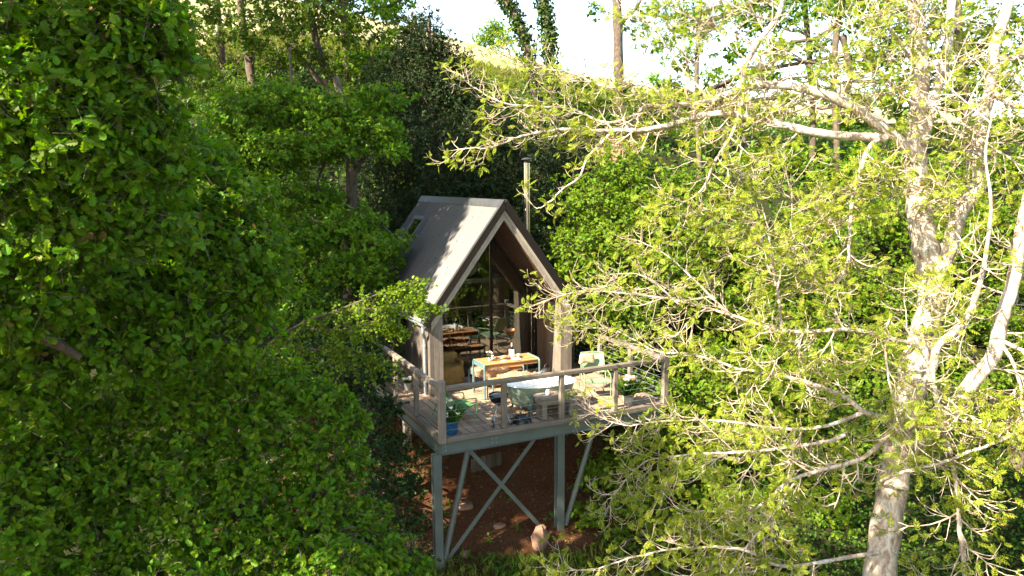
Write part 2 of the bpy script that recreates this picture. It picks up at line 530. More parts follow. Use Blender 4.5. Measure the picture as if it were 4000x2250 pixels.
WG = ((.10, .080, .062), (.195, .162, .130), (.275, .235, .192))          # silvered larch
WD = ((.17, .105, .065), (.30, .205, .14), (.40, .29, .205))       # deck
WB = ((.10, .055, .032), (.20, .11, .062), (.27, .155, .09))       # brown larch
WT = ((.26, .12, .04), (.42, .21, .08), (.52, .29, .13))           # oiled table slats
M = {}
for ax in 'XYZ':
    M['grey' + ax] = mat_wood('weathered larch ' + ax, *WG, axis=ax)
    M['deck' + ax] = mat_wood('deck timber ' + ax, *WD, axis=ax)
    M['brown' + ax] = mat_wood('brown larch ' + ax, *WB, axis=ax)
    M['oil' + ax] = mat_wood('oiled slats ' + ax, *WT, axis=ax, rough=.55)
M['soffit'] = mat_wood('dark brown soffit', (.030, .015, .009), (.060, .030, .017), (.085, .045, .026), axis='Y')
M['wall'] = mat_wood('dark weathered cladding', (.045, .035, .030), (.10, .082, .070), (.16, .13, .108), axis='Z')
M['fascia'] = mat_wood('silver fascia', (.24, .205, .17), (.38, .33, .275), (.47, .42, .36), axis='Z')
M['roof'] = mat_plain('brown grey roof sheet', (.038, .036, .036), rough=.42, metal=.1, var=.18, scale=2.2)
M['flash'] = mat_plain('grey flashing', (.065, .068, .072), rough=.4, metal=.3, var=.12, scale=3)
M['dark_metal'] = mat_plain('dark barge metal', (.014, .011, .009), rough=.75, metal=.0, var=.15, spec=.15)
M['steel'] = mat_plain('grey green painted steel', (.095, .115, .105), rough=.5, metal=.1, var=.16, scale=2.5, bump=.05)
M['galv'] = mat_plain('galvanised pipe', (.30, .34, .36), rough=.45, metal=.5, var=.15)
M['chrome'] = mat_plain('polished flue steel', (.42, .40, .33), rough=.16, metal=1.0, var=.05)
M['black'] = mat_plain('black enamel', (.010, .009, .009), rough=.24, var=.3, spec=.3, coat=.15)
M['blackm'] = mat_plain('matt black', (.02, .02, .02), rough=.6)
M['white'] = mat_plain('white enamel', (.80, .80, .78), rough=.15, var=.02, coat=.4)
M['cream'] = mat_plain('cream glaze', (.74, .70, .62), rough=.3, var=.06)
M['sage'] = mat_plain('sage green enamel', (.21, .26, .185), rough=.35, var=.08, scale=3)
M['verd'] = mat_plain('verdigris bronze', (.065, .10, .08), rough=.6, metal=.2, var=.35, scale=18, bump=.3)
M['chairg'] = mat_plain('green chair paint', (.07, .17, .062), rough=.4, var=.1)
M['chairp'] = mat_plain('pale green chair paint', (.17, .25, .14), rough=.4, var=.1)
M['teal'] = mat_plain('grey teal frame paint', (.10, .165, .17), rough=.35, var=.1)
M['blue'] = mat_plain('blue enamel pail', (.008, .060, .135), rough=.3, var=.2, scale=8, coat=.3)
M['zinc'] = mat_plain('pale zinc pot', (.42, .42, .39), rough=.5, metal=.2, var=.15)
M['copper'] = mat_plain('copper', (.60, .27, .13), rough=.38, metal=.8, var=.2, scale=4)
M['fur'] = mat_plain('sheepskin', (.58, .42, .28), rough=.95, var=.38, scale=5, bump=.6, spec=.1)
M['must'] = mat_plain('mustard linen', (.20, .125, .040), rough=.95, var=.2, scale=9, bump=.5, spec=.1)
M['linen'] = mat_plain('grey cushion', (.36, .37, .35), rough=.95, var=.15, spec=.1)
M['petal'] = mat_plain('white petals', (.80, .78, .66), rough=.7, var=.1)
M['purple'] = mat_plain('violet petals', (.14, .05, .24), rough=.7)
M['bread'] = mat_plain('bread crust', (.38, .19, .07), rough=.8, var=.3, scale=20)
M['glassy'] = mat_plain('pale clear glass', (.5, .55, .5), rough=.08, var=.02)
M['screw'] = mat_plain('roof screw', (.03, .028, .03), rough=.5)
M['ply'] = mat_wood('interior plywood', (.11, .055, .022), (.17, .09, .038), (.22, .125, .058), axis='Z')
M['plyfloor'] = mat_wood('interior floor', (.10, .06, .035), (.18, .11, .06), (.24, .15, .09), axis='Y')
M['stone'] = mat_plain('pale reddish stone', (.20, .115, .075), rough=.95, var=.3, scale=4, bump=.8)

def mat_glass(name, tint=(.86, .9, .88), ior=1.9):
    m, nt, out = new_mat(name)
    fr = N_(nt, 'ShaderNodeFresnel', i_IOR=ior)
    t = N_(nt, 'ShaderNodeBsdfTransparent'); t.inputs[0].default_value = (*tint, 1)
    g = N_(nt, 'ShaderNodeBsdfGlossy', i_Roughness=.0); g.inputs[0].default_value = (1, 1, 1, 1)
    mx = N_(nt, 'ShaderNodeMixShader'); nt.links.new(fr.outputs[0], mx.inputs[0]); nt.links.new(t.outputs[0], mx.inputs[1]); nt.links.new(g.outputs[0], mx.inputs[2])
    nt.links.new(mx.outputs[0], out.inputs[0])
    return m
M['glass'] = mat_glass('window glass')

LEAF = {
    'oak': mat_leaf('oak leaf', (.094, .186, .005), (1.5, 1.5, .5), hue=.025, val=.35, tint=((.16, .10, .03), .012)),
    'oak2': mat_leaf('young oak leaf', (.104, .198, .006), (1.5, 1.5, .5), hue=.03, val=.35),
    'far': mat_leaf('far oak leaf', (.068, .112, .006), (1.5, 1.6, .5), hue=.03, val=.4),
    'holly': mat_leaf('holly leaf', (.018, .037, .006), (1.2, 1.3, .6), gloss=.5, hue=.03, val=.45, tw=.2, spec=.2),
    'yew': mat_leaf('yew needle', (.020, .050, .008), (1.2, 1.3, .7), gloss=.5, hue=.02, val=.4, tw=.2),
    'hazel': mat_leaf('hazel leaf', (.105, .178, .008), (1.5, 1.5, .5), hue=.025, val=.3, tw=.45),
    'ash': mat_leaf('ash leaf', (.182, .224, .016), (1.5, 1.5, .5), hue=.025, val=.28, tw=.45, tint=((.24, .15, .06), .04)),
    'thorn': mat_leaf('hawthorn leaf', (.125, .195, .010), (1.5, 1.6, .5), hue=.025, val=.35, tw=.45),
    'ivy': mat_leaf('ivy leaf', (.035, .065, .010), (1.3, 1.4, .7), gloss=.35, hue=.02, val=.4, tw=.2),
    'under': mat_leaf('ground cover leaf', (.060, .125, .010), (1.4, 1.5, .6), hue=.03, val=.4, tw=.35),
    'grass': mat_leaf('grass blade', (.15, .16, .030), (1.4, 1.5, .7), gloss=.5, hue=.03, val=.3, tw=.3),
}
BARK = {
    'ash': mat_bark('pale ash bark', (.13, .08, .05), (.36, .29, .23), (.56, .51, .45), (.46, .48, .43), scale=11, amount=.56),
    'twig': mat_bark('ash twig bark', (.26, .18, .12), (.46, .37, .28), (.58, .49, .39), scale=14),
    'oak': mat_bark('oak bark', (.04, .03, .02), (.085, .064, .048), (.14, .11, .085), scale=12),
    'lichen': mat_bark('lichened twig', (.05, .04, .028), (.10, .08, .06), (.16, .13, .10), (.27, .29, .27), scale=30, amount=.58),
    'dark': mat_bark('dark bark', (.045, .03, .022), (.10, .072, .05), (.15, .11, .085), scale=10),
}

# ---------------------------------------------------------------- terrain
CX, CY = cam.matrix_world.translation.x, cam.matrix_world.translation.y
FWD = np.array([0.43126, 0.90223]); RGT = np.array([0.90223, -0.43126])
def to_dl(x, y):
    dx = np.asarray(x) - CX; dy = np.asarray(y) - CY
    return dx * FWD[0] + dy * FWD[1], dx * RGT[0] + dy * RGT[1]
def hgt(x, y):
    d, l = to_dl(x, y)
    z40 = 9.4 - np.clip(l / 15, -.6, 1) * 2.3
    base = np.interp(d, [-60, -20, 0, 8, 12.0, 13.0, 15, 19, 22, 25, 32, 40], [-14, -9, -5.2, -3.5, -2.62, -2.42, -1.85, -.55, 1.6, 3.6, 6.6, 9.4])
    base = base + (z40 - 9.4) * np.clip((d - 24) / 16, 0, 1) + np.clip(l - 3, 0, 6) * .06 * np.clip((d - 10) / 4, 0, 1)
    e = np.interp(l / np.maximum(d, 1), [-.60, -.43, -.25, -.026, .071, .22, .356, .69], [.31, .27, .225, .168, .140, .118, .100, .075])
    zc = 4.5 + 95 * e
    t = np.clip((d - 40) / 55, 0, 1)
    far = z40 + (zc - z40) * (1.25 * t - .25 * t * t)
    z = np.where(d < 40, base, far)
    z = np.where(d > 95, zc - (d - 95) * .12, z)
    bump = .10 * np.sin(x * 1.7 + y * .6) * np.sin(y * 1.3 - x * .4) + .05 * np.sin(x * 4.1 + 1) * np.sin(y * 3.7)
    return z + bump * np.clip((d - 14) / 3, .25, 1)
def terrain(name, ds, ls, mat, dz=0.0):
    Dg, Lg = np.meshgrid(ds, ls, indexing='ij')
    X = CX + FWD[0] * Dg + RGT[0] * Lg; Y = CY + FWD[1] * Dg + RGT[1] * Lg
    Z = hgt(X, Y) + dz
    h, w = X.shape
    i = np.arange(h - 1)[:, None] * w; j = np.arange(w - 1)[None]
    q = np.stack([i + j, i + j + 1, i + w + j + 1, i + w + j], -1).reshape(-1)
    me = np_mesh(name, np.stack([X, Y, Z], -1).reshape(-1, 3), q[::-1].copy(), np.full(len(q) // 4, 4), True)
    return link(name, me, mat)
def mat_ground():
    m, nt, out = new_mat('woodland floor')
    p = N_(nt, 'ShaderNodeBsdfPrincipled', i_Roughness=.97); p.inputs['Specular IOR Level'].default_value = .1
    geo = N_(nt, 'ShaderNodeNewGeometry')
    n1 = N_(nt, 'ShaderNodeTexNoise', i_Scale=.9, i_Detail=8.0, i_Roughness=.65); nt.links.new(geo.outputs['Position'], n1.inputs['Vector'])
    n2 = N_(nt, 'ShaderNodeTexNoise', i_Scale=14.0, i_Detail=8.0, i_Roughness=.75); nt.links.new(geo.outputs['Position'], n2.inputs['Vector'])
    n3 = N_(nt, 'ShaderNodeTexVoronoi', i_Scale=26.0); nt.links.new(geo.outputs['Position'], n3.inputs['Vector'])
    soil = ramp(nt, n2.outputs[0], [(.3, (.042, .016, .007)), (.55, (.090, .036, .015)), (.75, (.145, .064, .029))])
    c = mixc(nt, ramp(nt, n1.outputs[0], [(.42, (0, 0, 0)), (.62, (.6, .6, .6))]), soil, (.10, .055, .03))
    c = mixc(nt, ramp(nt, n3.outputs[0], [(.05, (.55, .55, .55)), (.16, (0, 0, 0))]), c, (.20, .12, .07))
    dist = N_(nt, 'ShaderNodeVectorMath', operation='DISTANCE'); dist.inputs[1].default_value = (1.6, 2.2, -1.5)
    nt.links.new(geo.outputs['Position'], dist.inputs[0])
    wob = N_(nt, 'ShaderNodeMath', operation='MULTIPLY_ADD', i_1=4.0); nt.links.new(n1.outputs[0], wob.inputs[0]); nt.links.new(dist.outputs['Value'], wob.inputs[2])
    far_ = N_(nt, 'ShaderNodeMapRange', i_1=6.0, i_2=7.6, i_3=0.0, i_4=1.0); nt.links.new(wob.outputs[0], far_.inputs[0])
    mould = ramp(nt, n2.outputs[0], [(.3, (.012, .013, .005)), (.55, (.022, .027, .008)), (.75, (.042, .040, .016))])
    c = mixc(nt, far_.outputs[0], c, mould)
    nt.links.new(c, p.inputs['Base Color'])
    b = N_(nt, 'ShaderNodeBump', i_Strength=1.0, i_Distance=.06); nt.links.new(n2.outputs[0], b.inputs['Height']); nt.links.new(b.outputs[0], p.inputs['Normal'])
    nt.links.new(p.outputs[0], out.inputs[0]); return m
def mat_meadow():
    m, nt, out = new_mat('straw meadow')
    p = N_(nt, 'ShaderNodeBsdfPrincipled', i_Roughness=.95); p.inputs['Specular IOR Level'].default_value = .1
    geo = N_(nt, 'ShaderNodeNewGeometry')
    n1 = N_(nt, 'ShaderNodeTexNoise', i_Scale=.13, i_Detail=7.0, i_Roughness=.6); nt.links.new(geo.outputs['Position'], n1.inputs['Vector'])
    n2 = N_(nt, 'ShaderNodeTexNoise', i_Scale=3.5, i_Detail=8.0, i_Roughness=.75); nt.links.new(geo.outputs['Position'], n2.inputs['Vector'])
    c = ramp(nt, n1.outputs[0], [(.35, (.22, .22, .09)), (.5, (.36, .30, .18)), (.65, (.44, .355, .24))])
    c = mixc(nt, ramp(nt, n2.outputs[0], [(.35, (.5, .5, .5)), (.65, (0, 0, 0))]), c, (.16, .17, .05))
    nt.links.new(c, p.inputs['Base Color'])
    b = N_(nt, 'ShaderNodeBump', i_Strength=.7, i_Distance=.15); nt.links.new(n2.outputs[0], b.inputs['Height']); nt.links.new(b.outputs[0], p.inputs['Normal'])
    nt.links.new(p.outputs[0], out.inputs[0]); return m
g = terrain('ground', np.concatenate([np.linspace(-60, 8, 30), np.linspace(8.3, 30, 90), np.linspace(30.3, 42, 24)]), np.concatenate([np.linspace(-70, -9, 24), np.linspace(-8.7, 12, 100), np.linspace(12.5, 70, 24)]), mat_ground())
tag(g, kind='structure', label='reddish earth bank and woodland floor under the stilted cabin')
g = terrain('meadow_hill', np.concatenate([np.linspace(39.5, 100, 60), np.linspace(104, 320, 20)]), np.concatenate([np.linspace(-230, -45, 24), np.linspace(-43, 60, 90), np.linspace(64, 230, 22)]), mat_meadow(), .03)
tag(g, kind='structure', label='sunlit straw coloured meadow rising to the skyline behind the trees')
# footpath climbing through the wood at the right
def footpath():
    pts = []
    for (px, py) in ((8.6, 6.4), (9.3, 9.4), (10.6, 12.0), (13.0, 14.2), (16.5, 15.6)):
        pts.append((px, py, 0))
    c = smooth_path(pts, 8)
    t = nrm(np.gradient(c, axis=0)); s = np.stack([-t[:, 1], t[:, 0], 0 * t[:, 0]], -1)
    rows = []
    for k in np.linspace(-.55, .55, 7):
        q = c + s * k; q[:, 2] = hgt(q[:, 0], q[:, 1]) + .03 - .02 * abs(k)
        rows.append([tuple(v) for v in q])
    o = MB().grid(rows).build('footpath', mat_plain('trodden red earth', (.25, .13, .075), rough=.95, var=.3, scale=3, bump=.5), smooth=True)
    tag(o, 'narrow trodden earth path climbing through the wood', kind='structure')
footpath()

# ---------------------------------------------------------------- deck platform
W = 4.94
deck = thing('deck_platform', (2.47, 2.6, -2.45), 'large timber deck on grey green steel legs with crossed braces above the red earth', 'deck')
rnd = random.Random(4)
XL, XR, YF, YB = .76, 4.16, 2.60, 7.80
n_b = 31; bw = W / n_b
for i in range(n_b):
    x = bw * (i + .5)
    inside = XL - .02 < x < XR + .02
    y1 = 3.76 if inside else 7.7
    cuts = [.115, rnd.choice((1.25, 1.75, 2.15, 1.5)), y1]
    if not inside: cuts = [.115, rnd.choice((1.9, 2.6)), rnd.choice((4.6, 5.4)), y1]
    for a, b in zip(cuts[:-1], cuts[1:]):
        board(deck, 'deck_board', M['deckY'], (x + rnd.uniform(-.0015, .0015), (a + b) / 2, -.016 + rnd.uniform(-.002, .002)), (round(bw - .018, 3), round(b - a - .005, 3), .03), ch=.004)
# steel channel beams
def beam(p0, p1, out):
    """channel: web with flanges, out = outward unit vector"""
    p0 = Vector(p0); p1 = Vector(p1); out = Vector(out); L = (p1 - p0); m = MB()
    c = (p0 + p1) / 2
    d = (abs(L.x) or .012, abs(L.y) or .012)
    ax = abs(L.x) > abs(L.y)
    m.box(c, (abs(L.x), .012, .19) if ax else (.012, abs(L.y), .19), ch=.002)
    for s in (-1, 1):
        q = c + out * .021 + Vector((0, 0, s * .100))
        m.box(q, (abs(L.x), .054, .011) if ax else (.054, abs(L.y), .011), ch=.002)
    return m
b_f = beam((.045, .045, -.186), (W - .03, .045, -.186), (0, -1, 0)).build('steel_beam', M['steel'], deck)
beam((.04, .06, -.186), (.04, 7.6, -.186), (-1, 0, 0)).build('steel_beam', M['steel'], deck)
beam((W - .04, .06, -.186), (W - .04, 7.6, -.186), (1, 0, 0)).build('steel_beam', M['steel'], deck)
bolt_me = None
for bx in (.12, 1.02, 1.10, 4.78):
    for bz in (-.145, -.225):
        if bolt_me is None:
            bo = MB().lathe((0, 0, 0), [(.011, 0), (.011, .008), (.006, .012), (0, .012)], 8).build('beam_bolt', M['galv'], None); bolt_me = bo.data
        else: bo = link('beam_bolt', bolt_me)
        bo.location = (bx, .038, bz); bo.rotation_euler = (math.pi / 2, 0, 0); set_parent(bo, b_f)
for y in (1.5, 3.0, 4.5, 6.0):
    board(deck, 'joist', M['brownX'], (W / 2, y, -.115), (W - .12, .06, .16))
for x in (.95, 1.9, 2.85, 3.8):
    board(deck, 'joist', M['brownY'], (x, 3.8, -.2), (.06, 7.4, .1))
def column(x, y, z0, z1):
    m = MB(); h = z1 - z0; zc = (z0 + z1) / 2
    for s in (-1, 1): m.box((x, y + s * .065, zc), (.15, .013, h), ch=.002)
    m.box((x, y, zc), (.011, .117, h))
    m.box((x, y, z0 + .012), (.24, .24, .02))
    return m
for (x, y) in ((-.03, .12), (2.47, .12), (.12, 5.6), (4.8, 5.6)):
    z0 = float(hgt(x, y)) - .25
    column(x, y, z0, -.293 if y < 1 else -.3).build('steel_column', M['steel'], deck)
for (a, b) in (((.03, .16, -2.62), (.62, .2, -.30)), ((2.53, .16, -2.52), (3.30, .2, -.30))):
    MB().tube([a, b], .052, 14).build('round_strut', M['steel'], deck, smooth=True)
for (a, b, yy) in (((.60, 0, -.32), (2.36, 0, -2.47), .135), ((1.98, 0, -.30), (.05, 0, -2.47), .152)):
    a = Vector(a); b = Vector(b); t = (b - a).normalized(); s = Vector((t.z, 0, -t.x)) * .038
    poly = [a + s, b + s, b - s, a - s]
    MB().prism([(p.x, yy, p.z) for p in poly], (0, .012, 0)).build('cross_brace', M['steel'], deck)
for (c, d) in (((.42, 3.3, -.75), (.16, .16, .95)), ((4.3, 3.3, -.7), (.16, .16, 1.0))):
    board(deck, 'timber_pier', M['greyZ'], c, d, ch=.01)

# ---------------------------------------------------------------- railing
rail = thing('deck_railing', (2.47, 0, 0), 'weathered timber railing with thin wire cables along the deck edges', 'railing')
PZ = 1.057
def post(x, y, w, d, z0, z1, name='rail_post', label=None, cap=.012):
    o = board(rail, name, M['greyZ'], (x, y, (z0 + z1) / 2), (w, d, z1 - z0), ch=cap)
    if label: o['label'] = label
post(.062, .05, .125, .11, -.085, PZ, 'corner_post', 'thick cracked corner post above the blue pail')
post(W - .062, .05, .125, .11, -.085, PZ, 'corner_post', 'sunlit thick corner post behind the ash twigs')
bay = (W - .125) / 4
fx = [.0625 + bay * k for k in range(5)]
sy = [.06, 1.44, 2.81, 4.18, 5.56, 6.9]
ry = [.06, 1.30, 2.54, 3.80, 5.2, 6.6]
for k in (1, 2, 3): post(fx[k], .05, .10, .085, .018, .862)
for k in range(1, 6):
    post(.05, sy[k], .085, .10, .018, .875)
    post(W - .05, ry[k], .085, .10, .018, .875)
# handrails in lengths butted over the posts
board(rail, 'handrail', M['greyX'], ((.127 + fx[2]) / 2, .05, .905), (fx[2] - .127 - .002, .11, .082), ch=.012)
board(rail, 'handrail', M['greyX'], ((fx[2] + W - .127) / 2, .05, .905), (W - .127 - fx[2] - .002, .11, .082), ch=.012)
for x in (.05, W - .05):
    board(rail, 'handrail', M['greyY'], (x, (.107 + 3.3) / 2, .917), (.11, 3.3 - .107 - .003, .08), ch=.013)
    board(rail, 'handrail', M['greyY'], (x, (3.3 + 7.4) / 2, .917), (.11, 4.1 - .003, .08), ch=.013)
# kerb timbers
board(rail, 'kerb_timber', M['greyX'], ((.127 + 2.2) / 2, .05, -.032), (2.2 - .127 - .003, .105, .094), ch=.012)
board(rail, 'kerb_timber', M['greyX'], ((2.2 + W - .127) / 2, .05, -.032), (W - .127 - 2.2 - .003, .105, .094), ch=.012)
for x in (.05, W - .05):
    board(rail, 'kerb_timber', M['greyY'], (x, (.107 + 3.6) / 2, -.032), (.105, 3.6 - .107 - .003, .094), ch=.012)
    board(rail, 'kerb_timber', M['greyY'], (x, (3.6 + 7.4) / 2, -.032), (.105, 3.8 - .003, .094), ch=.012)
for k in range(6):
    z = .14 + .118 * k
    for (a, b) in (((.12, .05, z), (W - .12, .05, z)), ((.05, .1, z), (.05, 7.3, z)), ((W - .05, .1, z), (W - .05, 7.3, z))):
        MB().tube([a, b], .0032, 5).build('wire_cable', M['galv'], rail)

# ---------------------------------------------------------------- cabin
cab = thing('timber_cabin', (2.46, 5.2, 0), 'small steep gabled timber cabin with brown corrugated roof and tall glass front', 'cabin')
RX, RZ, SL = 2.46, 4.08, 1.348
CS = math.sqrt(1 + SL * SL)
def zr(x, p=0.0): return RZ - SL * abs(x - RX) - p * CS
def roof_pt(side, s, y, h):
    """side -1 left +1 right; s down the slope, h off the slope"""
    ux, uz = side / CS, -SL / CS
    nx, nz = side * SL / CS, 1 / CS
    return (RX + ux * s + nx * h, y, RZ + uz * s + nz * h)
SLEN = 1.86 * CS
def sheet(side, y0, y1, mat, per=.10, amp=.014, lift=.0):
    n = int(round((y1 - y0) / per)) * 6
    rows = []
    for s in (0.02, SLEN * .33, SLEN * .66, SLEN):
        rows.append([roof_pt(side, s, y0 + (y1 - y0) * i / n, .022 + lift + amp * math.cos(2 * math.pi * i / 6)) for i in range(n + 1)])
    o = MB().grid(rows).build('roof_sheet', mat, cab, smooth=True, sharp=80, fix=False)
    return o
ys = np.linspace(2.50, 7.86, 7)
for side in (-1, 1):
    for k in range(6):
        sheet(side, ys[k] - (.002 if k else 0), ys[k + 1], M['roof'], lift=.0008 * (k % 2))
    # under-roof deck (solid)
    P4 = [roof_pt(side, 0, 2.54, -.004), roof_pt(side, SLEN - .02, 2.54, -.004), roof_pt(side, SLEN - .02, 2.54, -.075), roof_pt(side, 0.0, 2.54, -.075)]
    MB().prism(P4, (0, 5.28, 0)).build('roof_board', M['brownY'], cab)
    # ridge flashing wing
    MB().prism([roof_pt(side, 0, 2.47, .045), roof_pt(side, .19, 2.47, .036), roof_pt(side, .19, 2.47, .031), roof_pt(side, 0, 2.47, .040)], (0, 5.42, 0)).build('ridge_flashing', M['flash'], cab)
    # barge flashing: top strip over the sheet edge and the dark front face
    MB().prism([roof_pt(side, .0, 2.468, .038), roof_pt(side, SLEN + .02, 2.468, .038), roof_pt(side, SLEN + .02, 2.468, .0335), roof_pt(side, 0, 2.468, .0335)], (0, .085, 0)).build('barge_flashing', M['roof'], cab)
    MB().prism([roof_pt(side, -.0, 2.47, .033), roof_pt(side, SLEN + .02, 2.47, .033), roof_pt(side, SLEN + .02, 2.47, -.105), roof_pt(side, -.105 * SL, 2.47, -.105)] if False else
               [roof_pt(side, 0, 2.47, .033), roof_pt(side, SLEN + .02, 2.47, .033), roof_pt(side, SLEN + .02, 2.47, -.10), (RX, 2.47, RZ - .10 * CS)], (0, .03, 0)).build('barge_board', M['dark_metal'], cab)
    # two fascia boards down the gable
    for (p0, p1, yy) in ((-.103, -.160, 2.545), (-.163, -.240, 2.555)):
        xe = .775 if side < 0 else 4.145
        sA = abs(xe - RX)
        MB().prism([(RX, yy, zr(RX, -p0)), (xe, yy, zr(xe, -p0)), (xe, yy, zr(xe, -p1)), (RX, yy, zr(RX, -p1))], (0, .042, 0)).build('fascia_board', M['fascia'], cab)
    # soffit of the porch, two boards each side
    for (a, b) in ((2.60, 3.18), (3.185, 3.77)):
        xe = 1.05 if side < 0 else 3.87
        MB().prism([(RX, a, zr(RX, .243)), (xe, a, zr(xe, .243)), (xe, a, zr(xe, .262)), (RX, a, zr(RX, .262))], (0, b - a, 0)).build('soffit_board', M['soffit'], cab)
# small roof screws
m = MB()
for side in (-1, 1):
    for s in (.5, 1.15, 1.8, 2.45):
        for i in range(13):
            c = roof_pt(side, s, 2.7 + i * .41, .036); m.blob(c, .012, 6, 4)
    for i in range(22):
        c = roof_pt(side, .172, 2.55 + i * .245, .042); m.blob(c, .009, 6, 4)
o = m.build('roof_screw', M['screw'], cab); o['kind'] = 'stuff'

# cladding of the long side walls
def side_wall(x, sgn):
    y = YF + .001; i = 0
    while y < YB - .02:
        w = .1175 if y + .12 < YB else YB - y
        if not (sgn < 0 and 4.15 < y + w / 2 < 4.68):
            board(cab, 'wall_board', M['wall'], (x + sgn * (.0 + .003 * rnd.random()), y + w / 2, .815), (.024, round(w - .006, 4), 1.68), ch=.003)
        else:
            board(cab, 'wall_board', M['wall'], (x + sgn * .002, y + w / 2, .455), (.024, round(w - .006, 4), .96), ch=.003)
        y += w
side_wall(XL, -1); side_wall(XR, 1)
win = MB()
for (c, d) in (((XL - .005, 4.16, 1.28), (.05, .04, .72)), ((XL - .005, 4.66, 1.28), (.05, .04, .72)), ((XL - .005, 4.41, .94), (.05, .46, .04)), ((XL - .005, 4.41, 1.62), (.05, .46, .04))):
    win.box(c, d, ch=.004)
wo = win.build('window', M['dark_metal'], cab)
MB().box((XL, 4.41, 1.28), (.012, .455, .63)).build('pane', M['glass'], wo)
# front piers: boards and inner reveals
for side in (-1, 1):
    xo, xi = ((XL - .012, 1.04) if side < 0 else (XR + .012, 3.88))
    xs = np.linspace(xo, xi, 4)
    for k in range(3):
        a, b = xs[k] + .002 * (-side) * (k > 0), xs[k + 1]
        pa, pb = zr(a, .243), zr(b, .243)
        MB().prism([(a, YF + .002 - .0015 * (k % 2), -.02), (b, YF + .002 - .0015 * (k % 2), -.02), (b, YF + .002 - .0015 * (k % 2), pb), (a, YF + .002 - .0015 * (k % 2), pa)], (0, .022, 0)).build('pier_board', M['greyZ'], cab)
    yy = np.array([YF + .026, 2.75, 2.88, 3.02, 3.16, 3.31, 3.46, 3.62, 3.77])
    for k in range(8):
        mt = M['greyZ'] if yy[k] < 3.1 else M['brownZ']  # grey boards at the front of the reveal, brown ones deeper in
        h = zr(xi, .262) - .002
        board(cab, 'reveal_board', mt, (xi + side * .011, (yy[k] + yy[k + 1]) / 2, (h - .02) / 2), (.022, round(yy[k + 1] - yy[k] - .004, 3), round(h + .02, 3)), ch=.003)
# glazing
GY = 3.80
MX = 2.69
def gable_poly(x0, x1, y, p, z0):
    pts = [(x0, y, z0), (x1, y, z0), (x1, y, zr(x1, p))]
    if x0 < RX < x1: pts.append((RX, y, zr(RX, p)))
    pts.append((x0, y, zr(x0, p)))
    return pts
gf = MB()
gf.box(((1.04 + 3.88) / 2, GY, .015), (2.80, .07, .045))
gf.box((1.062, GY, .88), (.035, .07, 1.74)); gf.box((3.858, GY, .88), (.035, .07, 1.74))
for side in (-1, 1):
    xe = 1.05 if side < 0 else 3.87
    gf.prism([(RX, GY - .035, zr(RX, .263)), (xe, GY - .035, zr(xe, .263)), (xe, GY - .035, zr(xe, .30)), (RX, GY - .035, zr(RX, .30))], (0, .07, 0))
gfo = gf.build('glazing_frame', M['dark_metal'], cab)
MB().box((MX, GY, (zr(MX, .30) + .04) / 2), (.045, .075, zr(MX, .30) - .04)).build('mullion', M['dark_metal'], cab)
MB().prism(gable_poly(1.08, MX - .023, GY, .30, .038), (0, .012, 0)).build('glass_pane', M['glass'], cab)
MB().prism(gable_poly(MX + .023, 3.84, GY + .018, .30, .038), (0, .012, 0)).build('glass_pane', M['glass'], cab)
jb = MB().tube([(3.72, GY - .05, .05), (3.72, GY - .05, 1.85)], .012, 8).build('slider_jamb', M['chrome'], cab)
# interior shell
for i in range(17):
    board(cab, 'floor_board', M['plyfloor'], (1.02 + i * .18, 5.75, .004), (.176, 3.75, .03))
for i in range(18):
    x = .80 + i * .19 + .095
    a, b = x - .094, x + .094
    q = [(a, 7.62, 0), (b, 7.62, 0), (b, 7.62, zr(b, .08))]
    if a < RX < b: q.append((RX, 7.62, zr(RX, .08)))
    q.append((a, 7.62, zr(a, .08)))
    MB().prism(q, (0, .02, 0)).build('back_board', M['ply'], cab)
for sgn, x in ((-1, .80), (1, 4.12)):
    board(cab, 'lining_board', M['ply'], (x, 5.7, .8), (.02, 3.8, 1.6))
board(cab, 'loft_floor', M['greyX'], (2.46, 6.4, 2.02), (2.62, 2.4, .12))
board(cab, 'partition', M['ply'], (3.62, 5.6, 1.0), (.75, .05, 1.98))
o = MB().blob((2.75, 5.5, 2.30), (.30, .2, .22), 16, 10).build('round_cushion', M['linen'], None, smooth=True)
tag(o, 'round grey cushion lying on the loft floor behind the glass', 'cushion')
# gutter and downpipe
gut = MB()
rows = []
for y in (2.50, 7.8):
    rows.append([(XL - .145 + .058 * math.cos(a), y, 1.555 + .058 * math.sin(a)) for a in np.linspace(math.pi, 2 * math.pi, 9)])
gut.grid(rows)
rows2 = [[(XL - .145 + .052 * math.cos(a), y, 1.557 + .052 * math.sin(a)) for a in np.linspace(math.pi, 2 * math.pi, 9)] for y in (2.50, 7.8)]
gut.grid(rows2)
gut.prism([(XL - .145 + .058 * math.cos(a), 2.497, 1.555 + .058 * math.sin(a)) for a in np.linspace(math.pi, 2 * math.pi, 9)], (0, .006, 0))
gu = gut.build('gutter', M['galv'], cab, smooth=True, fix=False)
pth = smooth_path([(.615, 2.62, 1.53), (.615, 2.62, 1.42), (.62, 2.64, 1.36), (.675, 2.74, 1.27), (.69, 2.77, 1.20), (.69, 2.775, 1.0), (.69, 2.775, .0)], 5)
dp = MB().tube([tuple(p) for p in pth], .036, 14).build('downpipe', M['galv'], cab, smooth=True)
m = MB()
for z in (1.05, .25): m.lathe((.69, 2.775, z), [(.037, 0), (.042, .004), (.042, .03), (.037, .034)], 14)
m.build('pipe_collar', M['galv'], dp)
